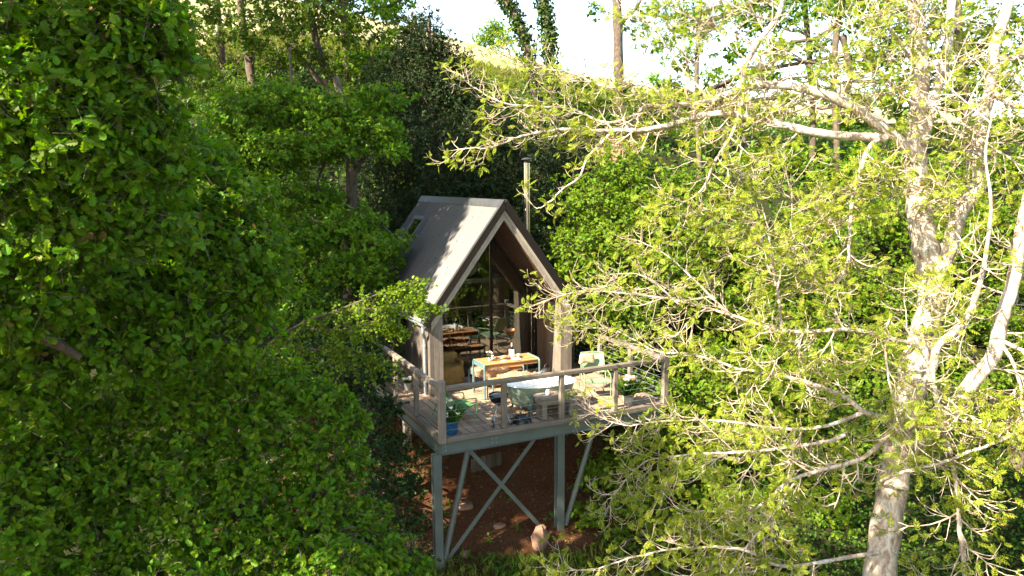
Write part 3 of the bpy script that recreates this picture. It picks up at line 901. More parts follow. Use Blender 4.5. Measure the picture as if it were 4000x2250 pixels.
# skylight
sk = MB()
S0, S1, Y0, Y1 = .66, 1.52, 6.36, 7.17
def slab(mb, s0, s1, y0, y1, h0, h1):
    mb.prism([roof_pt(-1, s0, y0, h0), roof_pt(-1, s1, y0, h0), roof_pt(-1, s1, y0, h1), roof_pt(-1, s0, y0, h1)], (0, y1 - y0, 0))
slab(sk, S0, S0 + .11, Y0, Y1, .02, .105); slab(sk, S1 - .09, S1, Y0, Y1, .02, .085)
slab(sk, S0 + .11, S1 - .09, Y0, Y0 + .10, .02, .085); slab(sk, S0 + .11, S1 - .09, Y1 - .10, Y1, .02, .085)
sko = sk.build('skylight', M['flash'], cab)
m = MB(); slab(m, S0 + .11, S1 - .09, Y0 + .10, Y1 - .10, .055, .065); m.build('pane', M['glass'], sko)
m = MB(); slab(m, S1 + .005, S1 + .22, Y0 - .42, Y1 + .02, .033, .040); slab(m, S0 - .03, S1, Y0 - .12, Y0 - .004, .034, .040); m.build('skylight_flashing', M['flash'], sko)
# flue
fl = MB().tube([(4.03, 4.6, 1.6), (4.03, 4.6, 4.93)], .085, 28).build('flue_pipe', M['chrome'], cab, smooth=True)
m = MB()
for z in (2.9, 3.75): m.lathe((4.03, 4.6, z), [(.086, 0), (.093, .004), (.093, .045), (.086, .05)], 28)
m.build('flue_band', M['chrome'], fl, smooth=True)
m = MB(); m.lathe((4.03, 4.6, 4.90), [(.07, 0), (.07, .11), (.0, .11)], 24); m.lathe((4.03, 4.6, 5.005), [(.135, 0), (.14, .012), (.10, .04), (.03, .06), (0, .062)], 28)
m.build('flue_cap', M['blackm'], fl, smooth=True, sharp=35)

# ---------------------------------------------------------------- things inside
lad = thing('wooden_ladder', (2.2, 4.65, 0), 'slim wooden ladder leaning to the loft behind the left pane', 'ladder')
for (a, b) in (((2.08, 4.45, .02), (1.82, 5.15, 2.2)), ((2.42, 4.45, .02), (2.16, 5.15, 2.2))):
    MB().tube([a, b], .022, 6).build('ladder_rail', M['oilZ'], lad)
for k in range(8):
    t = .1 + k * .115
    a = Vector((2.08, 4.45, .02)).lerp(Vector((1.82, 5.15, 2.2)), t); b = Vector((2.42, 4.45, .02)).lerp(Vector((2.16, 5.15, 2.2)), t)
    MB().tube([a, b], .014, 6).build('rung', M['oilX'], lad)

# ---------------------------------------------------------------- porch and deck furniture
ac = thing('armchair', (1.40, 3.36, 0), 'mustard linen covered armchair standing at the left pier', 'armchair')
def soft_box(c, d, r, seed, amp=.012, n=10):
    """rounded, slightly lumpy cushion"""
    rng = np.random.default_rng(seed); m = MB()
    k = rng.normal(size=(3, 3)) * 5; ph = rng.uniform(0, 6, 3)
    for ax in range(3):
        for s in (-1, 1):
            rows = []
            for i in range(n + 1):
                row = []
                for j in range(n + 1):
                    q = np.zeros(3); q[ax] = s; q[(ax + 1) % 3] = -1 + 2 * i / n; q[(ax + 2) % 3] = -1 + 2 * j / n
                    h = np.array(d) / 2
                    p = q * h; core = np.clip(p, -(h - r), h - r); dv = p - core; L = np.linalg.norm(dv)
                    if L > 1e-6: p = core + dv / L * r
                    p = p + amp * q * math.sin(float((k @ p)[0]) * 2 + ph[0]) + amp * .6 * q * math.sin(float((k @ p)[1]) * 3 + ph[1])
                    row.append(tuple(p + np.array(c)))
                rows.append(row)
            m.grid(rows)
    return m
soft_box((1.42, 3.27, .24), (.56, .40, .44), .06, 1).build('seat', M['must'], ac, smooth=True)
soft_box((1.42, 3.50, .44), (.56, .14, .52), .05, 2).build('backrest', M['must'], ac, smooth=True)
soft_box((1.17, 3.28, .36), (.09, .42, .48), .04, 3).build('armrest', M['must'], ac, smooth=True)
soft_box((1.67, 3.28, .34), (.09, .42, .44), .04, 4).build('armrest', M['must'], ac, smooth=True)

def slatted(name, label, cat, x0, x1, y0, y1, h, n, tube=.020, group=None):
    t = thing(name, ((x0 + x1) / 2, (y0 + y1) / 2, 0), label, cat, group)
    w = (y1 - y0) / n
    for k in range(n):
        board(t, 'slat', M['oilX'], ((x0 + x1) / 2, y0 + w * (k + .5), h - .012 + .0015 * (k % 2)), (x1 - x0 - .02, round(w - .012, 4), .026), ch=.004)
    for s, x in ((-1, x0), (1, x1)):
        r = .075
        pts = [(x, y0 - .012, .004), (x, y0 - .012, h - r)]
        for a in np.linspace(0, math.pi / 2, 6)[1:]: pts.append((x, y0 - .012 + r * (1 - math.cos(a)), h - r + r * math.sin(a)))
        for a in np.linspace(math.pi / 2, 0, 6)[:-1]: pts.append((x, y1 + .012 - r * (1 - math.cos(a)), h - r + r * math.sin(a)))
        pts += [(x, y1 + .012, h - r), (x, y1 + .012, .004)]
        leg = MB().tube(pts, tube, 10).build('frame_leg', M['teal'], t, smooth=True)
        MB().box((x + s * .002, (y0 + y1) / 2, h - .055), (.012, y1 - y0 - .05, .085), ch=.003).build('end_plate', M['teal'], t)
    board(t, 'apron_rail', M['oilX'], ((x0 + x1) / 2, y0 + .03, h - .065), (x1 - x0 - .05, .022, .07), ch=.003)
    board(t, 'apron_rail', M['oilX'], ((x0 + x1) / 2, y1 - .03, h - .065), (x1 - x0 - .05, .022, .07), ch=.003)
    return t
slatted('dining_table', 'slatted wooden dining table on a rounded teal metal frame laid with food', 'table', 1.67, 2.95, 1.88, 2.46, .74, 6)
slatted('slatted_bench', 'slatted bench nearest the bathtub with a pale sheepskin on it', 'bench', 1.75, 2.92, 1.64, 1.90, .44, 3, .017, 'slatted benches at the table')
slatted('slatted_bench', 'slatted bench on the glass side of the table under the hanging sheepskin', 'bench', 1.73, 2.92, 2.58, 2.86, .44, 3, .017, 'slatted benches at the table')

def sheepskin(x0, x1, y0, y1, z, drop, label, seed, bulge=.05):
    """drape over a seat: hangs down over the front edge y0 by drop"""
    rng = np.random.default_rng(seed); t = thing('sheepskin', ((x0 + x1) / 2, y0, z), label, 'sheepskin', 'sheepskins on the benches')
    nu, nv = 34, 18; L = (y1 - y0) + drop
    rows = []; P = []; Nn = []
    f = rng.uniform(0, 6, 6)
    for i in range(nu + 1):
        u = i / nu; row = []
        for j in range(nv + 1):
            v = j / nv
            edge = .10 * math.sin(7 * u + f[0]) + .05 * math.sin(17 * u + f[1])
            taper = (1 - abs(2 * u - 1) ** 5) * .5
            s = v * L * (1 + edge * (v > .5)) * (.72 + .28 * (1 - abs(2 * u - 1) ** 4))
            x = x0 + (x1 - x0) * (u + .02 * math.sin(9 * v + f[2]) * (1 - abs(2 * u - 1)))
            th = bulge * (1 - abs(2 * u - 1) ** 3) * (.6 + .4 * math.sin(11 * u + 7 * v + f[3]))
            if s < (y1 - y0): p = (x, y1 - s, z + .012 + th * (1 - v * .4)); nn = (0, 0, 1)
            else: p = (x, y0 - .02 - .35 * th - .02 * math.sin(5 * u + f[4]), z + .012 - (s - (y1 - y0)) + th * .2); nn = (0, -1, .2)
            row.append(p); P.append(p); Nn.append(nn)
        rows.append(row)
    MB().grid(rows).build('hide', M['fur'], t, smooth=True)
    P = np.array(P); Nn = np.array(Nn, float); k = rng.integers(0, len(P), 3800)
    p0 = P[k] + rng.normal(size=(3800, 3)) * .008; d = nrm(Nn[k] + rng.normal(size=(3800, 3)) * .7 + np.array([0, -.2, -.2]))
    o = link('fleece', np_mesh('fleece', *cones_np(p0, p0 + d * rng.uniform(.018, .042, (3800, 1)), .0022, .0006, 3)), M['fur'], t); o['kind'] = 'stuff'
sheepskin(1.98, 2.68, 1.66, 1.92, .445, .04, 'cream and tan sheepskin laid along the near bench', 5, .06)
sheepskin(1.74, 2.52, 2.57, 2.80, .455, .24, 'tan sheepskin hanging over the edge of the far bench under the table', 6, .03)

# things on the table (z = .745)
TZ = .746
def vase(loc, label, h, r, flowers, seed, cols, group, fh=.16, spread=.08):
    rng = np.random.default_rng(seed)
    t = thing('flower_vase', loc, label, 'vase', group)
    x, y, z = loc
    MB().lathe(loc, [(r * .9, 0), (r, .01), (r, h * .75), (r * .7, h * .9), (r * .75, h), (r * .62, h), (r * .6, h * .2), (0, h * .2)], 16).build('glass_body', M['glassy'], t, smooth=True)
    st = MB(); hd = {c: MB() for c in cols}
    for i in range(flowers):
        a = rng.uniform(0, 6.28); q = spread * math.sqrt(rng.uniform(0, 1)); hh = h + fh * rng.uniform(.35, 1)
        p = (x + q * math.cos(a), y + q * math.sin(a), z + hh)
        st.tube([(x, y, z + h * .3), (x + q * .4 * math.cos(a), y + q * .4 * math.sin(a), z + h + .02), p], .0022, 4)
        hd[cols[i % len(cols)]].blob(p, (rng.uniform(.011, .02),) * 2 + (.010,), 7, 5, i, .25)
    st.build('flower_stem', LEAF['under'], t)
    for c in cols: hd[c].build('blossom', M[c], t)
    P = np.array([[x, y, z + h]] * 16) + rng.normal(size=(16, 3)) * [.025, .025, .02]
    link_leaves('foliage', leaves_np(P, rng.normal(size=(16, 3)) + [0, 0, .6], rng.normal(size=(16, 3)) + [0, 0, .5], rng.uniform(.04, .07, 16), leaf_simple()), LEAF['under'], t)
vase((1.90, 2.12, TZ), 'little glass jar of white and violet wild flowers on the dining table', .085, .028, 26, 3, ('petal', 'petal', 'purple'), 'vases of flowers', .13, .075)
cb = thing('bread_board', (2.20, 2.17, TZ), 'pale serving platter heaped with bread and fruit on the table', 'platter')
MB().lathe((2.17, 2.20, TZ), [(.0, 0), (.09, .002), (.135, .016), (.14, .022), (.13, .022), (.085, .010), (0, .008)], 28, 1.25, .8).build('platter_dish', M['cream'], cb, smooth=True)
MB().blob((2.24, 2.13, TZ + .045), (.085, .055, .042), 14, 8, 2, .05).build('loaf', M['bread'], cb, smooth=True)
MB().blob((2.12, 2.20, TZ + .035), (.06, .04, .025), 12, 8, 3, .06).build('bread_roll', M['bread'], cb, smooth=True)
m = MB()
for k in range(9): m.blob((2.29 + .02 * math.cos(k * 2.4), 2.09 + .018 * math.sin(k * 2.4), TZ + .022 + .008 * (k % 3)), .011, 8, 6)
m.build('grape_bunch', M['purple'], cb, smooth=True)
t = thing('wine_cooler', (2.44, 2.17, TZ), 'white ceramic wine cooler standing on the table with a bottle in it', 'wine cooler')
MB().lathe((2.44, 2.17, TZ), [(.052, 0), (.058, .006), (.060, .185), (.057, .19), (.052, .188), (.05, .02), (0, .02)], 24).build('cooler_body', M['white'], t, smooth=True)
t2 = thing('wine_bottle', (2.44, 2.17, TZ + .02), 'dark wine bottle with pale foil neck inside the white cooler', 'bottle')
MB().lathe((2.44, 2.17, TZ + .02), [(.036, 0), (.037, .01), (.037, .17), (.030, .20), (.014, .23), (.0135, .235)], 18).build('bottle_glass', M['black'], t2, smooth=True)
MB().lathe((2.44, 2.17, TZ + .256), [(.0145, 0), (.0145, .06), (.016, .062), (.016, .07), (0, .071)], 14).build('neck_foil', M['cream'], t2, smooth=True)
t = thing('dinner_plate', (2.46, 1.98, TZ), 'white plate with a folded napkin in front of the wine cooler', 'plate')
MB().lathe((2.46, 1.99, TZ), [(0, 0), (.06, .001), (.10, .012), (.103, .015), (.06, .007), (0, .006)], 28).build('plate_dish', M['white'], t, smooth=True)
MB().box((2.46, 1.99, TZ + .012), (.11, .06, .010), ch=.003).build('napkin', M['cream'], t)
t = thing('paper_napkin', (2.17, 1.99, TZ), 'crumpled pale napkin lying near the table edge', 'napkin')
MB().blob((2.17, 1.99, TZ + .012), (.07, .03, .013), 12, 6, 9, .2).build('folded_cloth', M['cream'], t, smooth=True)
def tumbler(loc, r, h, label, mat='glassy'):
    o = MB().lathe(loc, [(r * .8, 0), (r * .85, .004), (r, h), (r * .93, h), (r * .78, .01), (0, .01)], 18).build('drinking_glass', M[mat], None, smooth=True)
    tag(o, label, 'glass', 'glasses on the table')
tumbler((2.02, 2.24, TZ), .030, .085, 'clear tumbler between the flower jar and the bread')
tumbler((2.56, 2.10, TZ), .032, .09, 'clear tumbler on the right of the wine cooler')
t = thing('honey_jar', (2.355, 2.15, TZ), 'small amber jar with a dipper standing left of the wine cooler', 'jar')
MB().lathe((2.355, 2.15, TZ), [(.033, 0), (.036, .008), (.036, .05), (.028, .062), (.028, .07), (0, .07)], 18).build('jar_body', M['copper'], t, smooth=True)
MB().tube([(2.355, 2.15, TZ + .06), (2.365, 2.14, TZ + .14)], .003, 6).build('dipper', M['oilZ'], t)

# bathtub
bt = thing('bathtub', (2.40, .82, 0), 'freestanding sage green roll top bathtub with white enamel inside', 'bathtub', rz=-.10)
def tub():
    n = 48
    def ring(a, b, z, sh=0.0):
        out = []
        for k in range(n):
            t = 2 * math.pi * k / n
            ex = 2.6
            c, s = math.cos(t), math.sin(t)
            x = a * abs(c) ** (2 / ex) * (1 if c > 0 else -1); y = b * abs(s) ** (2 / ex) * (1 if s > 0 else -1)
            out.append((x + sh, y, z + .05 * max(0, -x / a) ** 2 * (z > .3)))
        return out
    def shell(rings):
        m = MB(); 
        for r in rings: m.v += r
        for i in range(len(rings) - 1):
            for k in range(n):
                m.f.append((i * n + k, i * n + (k + 1) % n, (i + 1) * n + (k + 1) % n, (i + 1) * n + k))
        return m
    outer = shell([ring(.46, .17, .115), ring(.52, .21, .13), ring(.60, .27, .22), ring(.67, .315, .36), ring(.71, .335, .47), ring(.72, .34, .525)])
    outer.f.append(tuple(range(n))[::-1])
    inner = shell([ring(.70, .325, .530), ring(.745, .365, .528), ring(.765, .380, .540), ring(.765, .380, .552), ring(.745, .362, .560), ring(.715, .335, .552), ring(.69, .31, .50), ring(.62, .255, .33), ring(.54, .20, .20), ring(.42, .14, .165), ring(.2, .06, .16)])
    inner.f.append(tuple((10) * n + k for k in range(n)))
    return outer, inner
o_, i_ = tub()
for nm, mb, mt in (('tub_shell', o_, M['sage']), ('enamel_lining', i_, M['white'])):
    o = mb.build(nm, mt, None, smooth=True); o.parent = bt
for sx in (-1, 1):
    for sy_ in (-1, 1):
        m = MB().tube([(sx * .40, sy_ * .15, .17), (sx * .47, sy_ * .22, .12), (sx * .49, sy_ * .235, .05), (sx * .515, sy_ * .25, .02)], [.03, .032, .02, .03], 8)
        m.blob((sx * .515, sy_ * .255, .022), (.035, .03, .022), 8, 6)
        o = m.build('claw_foot', M['verd'], None, smooth=True); o.parent = bt
m = MB()
for s in (-1, 1): m.tube([(.1 + s * .07, .37, .50), (.1 + s * .07, .37, .66), (.1 + s * .07, .31, .68)], .013, 8)
m.tube([(.03, .37, .62), (.17, .37, .62)], .014, 8); m.tube([(.1, .37, .62), (.1, .28, .66), (.1, .22, .62)], .014, 8)
o = m.build('tap', M['galv'], None, smooth=True); o.parent = bt

# rustic side table beside the tub
t = thing('rustic_side_table', (2.45, .30, 0), 'chunky grey plank side table between the bathtub and the front railing', 'side table')
for k in range(3): board(t, 'top_plank', M['greyX'], (2.46, .165 + k * .125, .430), (.80, .121, .042), ch=.006)
for y in (.135, .445): board(t, 'apron', M['greyX'], (2.46, y, .345), (.70, .035, .115), ch=.005)
for x in (2.125, 2.795): board(t, 'apron', M['greyY'], (x, .29, .345), (.035, .27, .113), ch=.005)
for x in (2.17, 2.75):
    for y in (.175, .405): board(t, 'leg', M['greyZ'], (x, y, .144), (.085, .075, .288), ch=.006)
    board(t, 'foot_rail', M['greyY'], (x - .055 * (1 if x < 2.4 else -1), .29, .028), (.035, .36, .05), ch=.005)
SZ = .453
t = thing('milk_jug', (2.29, .27, SZ), 'small white enamel jug on the grey plank side table', 'jug')
MB().lathe((2.29, .27, SZ), [(.035, 0), (.044, .01), (.047, .045), (.038, .075), (.030, .088), (.033, .097), (.028, .097), (.025, .085), (0, .08)], 20).build('jug_body', M['white'], t, smooth=True)
MB().tube([(2.333, .27, SZ + .03), (2.36, .27, SZ + .045), (2.36, .27, SZ + .075), (2.325, .27, SZ + .085)], .006, 8).build('handle', M['white'], t, smooth=True)
t = thing('candle_stand', (2.43, .36, SZ), 'tiny iron candle stand between the jug and the flower vase', 'candlestick')
MB().lathe((2.43, .36, SZ), [(.028, 0), (.028, .006), (.006, .012), (.005, .12), (.016, .125), (.016, .14), (0, .14)], 14).build('stand', M['copper'], t, smooth=True)
MB().tube([(2.395, .36, SZ + .10), (2.465, .36, SZ + .10)], .005, 6).build('cross_arm', M['copper'], t)
vase((2.56, .27, SZ), 'clear vase of yellow and white sprigs on the side table by the tub', .11, .026, 22, 8, ('petal', 'bread'), 'vases of flowers', .15, .06)

# kettle barbecue
bq = thing('kettle_barbecue', (1.31, .38, 0), 'black kettle barbecue without its lid on tripod legs with white rimmed wheels', 'barbecue')
BC = (1.31, .38, .36)
MB().lathe(BC, [(0, 0), (.05, .004), (.11, .04), (.155, .095), (.178, .16), (.182, .195), (.188, .197), (.188, .203), (.178, .203), (.172, .16), (.148, .10), (.10, .05), (0, .015)], 36).build('bowl', M['black'], bq, smooth=True, sharp=40)
m = MB()
for k in range(-6, 7):
    hw = math.sqrt(max(0, .165 ** 2 - (k * .026) ** 2)); m.tube([(BC[0] - hw, BC[1] + k * .026, BC[2] + .178), (BC[0] + hw, BC[1] + k * .026, BC[2] + .178)], .0028, 5)
m.build('cooking_grate', M['galv'], bq)
MB().lathe((1.31, .38, .345), [(.022, 0), (.022, .02)], 12).build('ash_vent', M['blackm'], bq, smooth=True)
feet = ((1.135, .23, .06), (1.475, .24, .06), (1.30, .66, .01))
for f in feet:
    MB().tube([(BC[0] + (f[0] - BC[0]) * .25, BC[1] + (f[1] - BC[1]) * .25, .40), f], .011, 8).build('leg', M['galv'], bq, smooth=True)
MB().tube([(1.135, .23, .06), (1.475, .24, .06)], .006, 8).build('axle', M['galv'], bq)
m = MB()
for q in ((.1, .0), (.0, .1)): m.tube([(1.20, .30 + q[0] * .3, .14), (1.42, .31 + q[0] * .3, .14)], .005, 6)
m.build('leg_brace', M['galv'], bq)
for fx_, s in ((1.115, -1), (1.495, 1)):
    c = (fx_, .235, .062)
    rot = Matrix.Rotation(math.pi / 2, 3, 'Y')
    def wheel(prof, nm, mt, par):
        m = MB(); m.lathe((0, 0, 0), prof, 24)
        m.v = [tuple(rot @ Vector(v) + Vector(c)) for v in m.v]
        return m.build(nm, mt, par, smooth=True, sharp=40)
    w = wheel([(.020, -.018), (.052, -.018), (.062, -.014), (.062, .014), (.052, .018), (.02, .018), (.02, -.018)], 'wheel', M['blackm'], bq)
    wheel([(.034, -.0195), (.044, -.0195), (.044, .0195), (.034, .0195), (.034, -.0195)], 'wheel_ring', M['white'], w)
    wheel([(0, -.021), (.018, -.021), (.018, .021), (0, .021)], 'hub', M['galv'], w)
m = MB().tube([(1.13, .38, .53), (1.10, .33, .54), (1.10, .43, .54), (1.13, .38, .53)], .008, 6); m.build('side_handle', M['blackm'], bq)
bl = thing('barbecue_lid', (1.72, .27, 0), 'shiny black domed barbecue lid lying on the deck boards', 'lid')
MB().lathe((1.73, .27, 0), [(.190, .004), (.195, .0), (.195, .012), (.188, .03), (.172, .075), (.13, .118), (.07, .142), (0, .150)], 40).build('dome', M['black'], bl, smooth=True)
MB().tube([(1.69, .27, .148), (1.69, .27, .205), (1.77, .27, .205), (1.77, .27, .148)], .006, 6).build('handle_bracket', M['galv'], bl)
MB().box((1.73, .27, .210), (.12, .026, .02), ch=.006).build('handle', M['oilX'], bl)
MB().lathe((1.80, .20, .118), [(.03, 0), (.03, .012), (0, .013)], 16).build('lid_vent', M['galv'], bl, smooth=True)

# verdigris fish fountain
t = thing('fish_ornament', (2.0, .40, 0), 'small verdigris fish shaped bronze on a post beside the lid', 'ornament')
MB().lathe((2.0, .40, 0), [(.055, 0), (.055, .015), (.04, .03), (.036, .14), (.05, .155), (.05, .17), (0, .172)], 14).build('pedestal', M['verd'], t, smooth=True, sharp=30)
fb = MB()
path = smooth_path([(2.0, .40, .165), (1.985, .39, .21), (1.99, .39, .26), (2.02, .40, .30), (2.015, .40, .34), (1.99, .40, .365)], 4)
fb.tube([tuple(p) for p in path], list(np.interp(np.linspace(0, 1, len(path)), [0, .25, .5, .8, 1], [.045, .066, .055, .03, .016])), 12)
fb.blob((1.955, .38, .20), (.05, .036, .034), 10, 8)
fb.build('fish_body', M['verd'], t, smooth=True)
m = MB()
for s in (-1, 1):
    m.prism([(1.99, .40 + s * .03, .25), (1.97 + .0, .40 + s * .11, .275), (1.95, .40 + s * .12, .235), (1.98, .40 + s * .05, .215)], (.012, 0, 0))
m.prism([(1.99, .40, .36), (1.93, .40, .405), (1.99, .40, .395), (2.04, .40, .42), (2.02, .40, .36)], (0, .014, 0))
m.prism([(2.03, .40, .20), (2.10, .40, .235), (2.10, .40, .27), (2.05, .40, .29)], (0, .014, 0))
m.build('fin', M['verd'], t)

# metal garden armchairs
def metal_chair(name, loc, rz, mt, label):
    t = thing(name, loc, label, 'chair', 'metal garden chairs', rz)
    def par(mb, nm, **k):
        o = mb.build(nm, mt, None, **k); o.parent = t; return o
    for s in (-1, 1):
        y = s * .27
        # front leg rising into an arm that runs back to the backrest
        pts = [(.34, y, .0), (.35, y, .40), (.33, y, .47), (.28, y, .50), (-.18, y, .53)]
        par(MB().tube([tuple(p) for p in smooth_path(pts, 5)], .012, 8), 'arm_tube', smooth=True)
        par(MB().tube([(-.50, y, .0), (-.34, y, .34), (-.30, y * .95, .42)], .012, 8), 'rear_leg', smooth=True)
        par(MB().tube([tuple(p) for p in smooth_path([(.33, y * .96, .36), (-.10, y * .96, .30), (-.22, y * .96, .42), (-.42, y * .9, .82)], 6)], .011, 8), 'side_rail', smooth=True)
        par(MB().tube([(.345, y, .20), (-.40, y, .20)], .008, 6), 'stretcher')
    rows = []
    for i in range(9):
        x = .34 - i * .052
        rows.append([(x, -.245 + .06125 * j, .355 - .045 * math.sin(math.pi * i / 10) - .012 * math.sin(math.pi * j / 8)) for j in range(9)])
    m = MB().grid(rows); m.grid([[(p[0], p[1], p[2] - .006) for p in r] for r in rows]); par(m, 'seat', smooth=True)
    rows = []
    for i in range(9):
        k = i / 8
        rows.append([(-.20 - .215 * k, -.235 + .0588 * j, .44 + .38 * k + .0) for j in range(9)])
    rows = [[(p[0] - .03 * math.sin(math.pi * j / 8), p[1], p[2]) for j, p in enumerate(r)] for r in rows]
    m = MB().grid(rows); m.grid([[(p[0] - .006, p[1], p[2]) for p in r] for r in rows]); par(m, 'backrest', smooth=True)
    par(MB().tube([(-.415, -.245, .82), (-.44, 0, .835), (-.415, .245, .82)], .012, 8), 'top_rail', smooth=True)
    return t
ch_ = metal_chair('metal_armchair', (.67, .91, 0), math.radians(9), M['chairg'], 'low green metal armchair behind the blue pail of flowers'); ch_.scale = (.88, .88, .88)
metal_chair('metal_armchair', (3.92, 1.18, 0), math.radians(-112), M['chairp'], 'pale green metal armchair half hidden by twigs right of the bathtub')
o = soft_box((3.86, 1.44, .74), (.34, .08, .20), .035, 8).build('chair_throw', M['fur'], None, smooth=True)
tag(o, 'small tan fleece throw over the back of the pale green chair', 'throw')

def flower_tub(name, loc, label, cat, prof, mt, hfl, nfl, seed, rim_part=None, leafh=.32, r=.12):
    rng = np.random.default_rng(seed); t = thing(name, loc, label, cat, 'flower containers')
    x, y, z = loc
    MB().lathe(loc, prof, 28).build('pot', mt, t, smooth=True, sharp=40)
    top = max(p[1] for p in prof)
    MB().lathe((x, y, z + top - .03), [(0, 0), (prof[-1][0] * .98 if prof[-1][0] > 0.02 else r, 0)], 20).build('soil', M['blackm'], t)
    n = 170
    a = rng.uniform(0, 6.28, n); q = r * np.sqrt(rng.uniform(0, 1, n))
    P = np.stack([x + q * np.cos(a), y + q * np.sin(a), np.full(n, z + top - .03)], -1)
    D_ = np.stack([np.cos(a) * q * 3, np.sin(a) * q * 3, np.full(n, .8)], -1) + rng.normal(size=(n, 3)) * .18
    Nn = np.stack([np.cos(a + 1.57), np.sin(a + 1.57), .3 * np.ones(n)], -1)
    link_leaves('foliage', leaves_np(P, D_, np.cross(D_, Nn), leafh * rng.uniform(.5, 1.15, n), leaf_simple(.035)), LEAF['under'], t)
    st = MB(); hd = MB()
    for i in range(nfl):
        an = rng.uniform(0, 6.28); qq = r * 1.5 * math.sqrt(rng.uniform(0, 1)); hh = top + hfl * rng.uniform(.35, 1)
        p = (x + qq * math.cos(an), y + qq * math.sin(an), z + hh)
        st.tube([(x + qq * .3 * math.cos(an), y + qq * .3 * math.sin(an), z + top - .03), (x + qq * .7 * math.cos(an), y + qq * .7 * math.sin(an), z + top + (hh - top) * .6), p], .003, 5)
        for k in range(7):
            b = k * .9
            hd.blob((p[0] + .022 * math.cos(b), p[1] + .022 * math.sin(b), p[2] + .010 * math.sin(k * 2.1)), (.017, .017, .011), 6, 4, k, .2)
    st.build('flower_stem', LEAF['under'], t); o = hd.build('blossom', M['petal'], t); o['kind'] = 'stuff'
    return t
t = flower_tub('flower_pail', (.31, .24, 0), 'blue enamel pail of white flowers behind the front corner post', 'pail', [(.105, 0), (.112, .012), (.125, .24), (.132, .245), (.132, .255), (.122, .255), (.115, .21)], M['blue'], .34, 9, 21)
m = MB().tube([(.43, .235, .235), (.47, .235, .23), (.47, .235, .20), (.43, .235, .195)], .011, 7); m.tube([(.19, .235, .235), (.15, .235, .23), (.15, .235, .20), (.19, .235, .195)], .011, 7)
m.build('side_handle', M['blackm'], t, smooth=True)
flower_tub('flower_pot', (4.16, .30, 0), 'pale zinc pot of white narcissus near the right end of the deck', 'pot', [(.085, 0), (.09, .008), (.118, .17), (.124, .175), (.124, .19), (.114, .19), (.108, .16)], M['zinc'], .42, 13, 22, leafh=.42)
flower_tub('pansy_pot', (.48, 3.35, 0), 'small pot of pale pansies against the left cabin wall', 'pot', [(.07, 0), (.09, .14), (.094, .145), (.094, .155), (.085, .155), (.08, .12)], M['zinc'], .14, 8, 23, leafh=.12, r=.07)

# watering can
t = thing('watering_can', (3.62, 2.86, 0), 'dark metal watering can at the foot of the right pier', 'watering can')
MB().lathe((3.62, 2.86, 0), [(.115, 0), (.12, .01), (.112, .15), (.095, .19), (.06, .20), (.055, .215), (.045, .215), (.045, .19), (0, .19)], 24).build('can_body', M['blackm'], t, smooth=True, sharp=45)
MB().tube([tuple(p) for p in smooth_path([(3.58, 2.83, .20), (3.60, 2.84, .29), (3.68, 2.88, .31), (3.76, 2.90, .24), (3.735, 2.90, .10)], 5)], .012, 8).build('handle', M['blackm'], t, smooth=True)
MB().tube([(3.52, 2.80, .06), (3.42, 2.74, .17), (3.33, 2.69, .26)], [.024, .017, .014], 8).build('spout', M['blackm'], t, smooth=True)
MB().lathe((3.325, 2.688, .262), [(.014, -.01), (.034, .015), (.034, .02), (0, .024)], 14).build('sprinkler_rose', M['blackm'], t, smooth=True)

# copper fire bowl at the right rail
t = thing('fire_bowl', (4.55, .95, 0), 'round copper fire bowl on a low stand beside the right railing', 'fire bowl')
MB().lathe((4.55, .95, .20), [(0, 0), (.08, .012), (.16, .06), (.205, .13), (.215, .135), (.215, .142), (.20, .142), (.15, .07), (.07, .024), (0, .014)], 32).build('bowl', M['copper'], t, smooth=True, sharp=40)
for k in range(3):
    a = k * 2.094 + .4
    MB().tube([(4.55 + .10 * math.cos(a), .95 + .10 * math.sin(a), .235), (4.55 + .17 * math.cos(a), .95 + .17 * math.sin(a), .0)], .011, 8).build('leg', M['blackm'], t, smooth=True)

# below the deck
t = thing('timber_skirt', (2.05, 2.3, -1.5), 'low grey plank screen leaning on the earth bank under the deck', 'screen')
for k in range(6):
    zb_ = float(hgt(1.62 + k * .12, 2.4)) - .1
    board(t, 'plank', M['wall'], (1.62 + k * .12, 2.4, zb_ + .20), (.112, .022, .40), ch=.003)
def rock(loc, r, label, seed, group='stones on the earth bank'):
    m = MB().blob((0, 0, 0), r, 12, 9, seed, .13)
    o = m.build('boulder', M['stone'], None, smooth=True, sharp=35); o.location = loc
    tag(o, label, 'stone', group)
rz_ = lambda x, y: float(hgt(x, y))
rock((1.93, -.10, rz_(1.93, -.1) + .12), (.16, .15, .30), 'pale upright boulder beside the foot of the right steel column', 3)
rock((1.05, 1.5, rz_(1.05, 1.5) - .03), (.20, .16, .10), 'low broad stone in the middle of the earth bank', 4)
rock((.55, .3, rz_(.55, .3) + .02), (.10, .09, .06), 'fist sized stone near the left column foot', 5)
rock((1.45, .7, rz_(1.45, .7) - .02), (.13, .10, .07), 'flat stone under the crossing of the braces', 6)

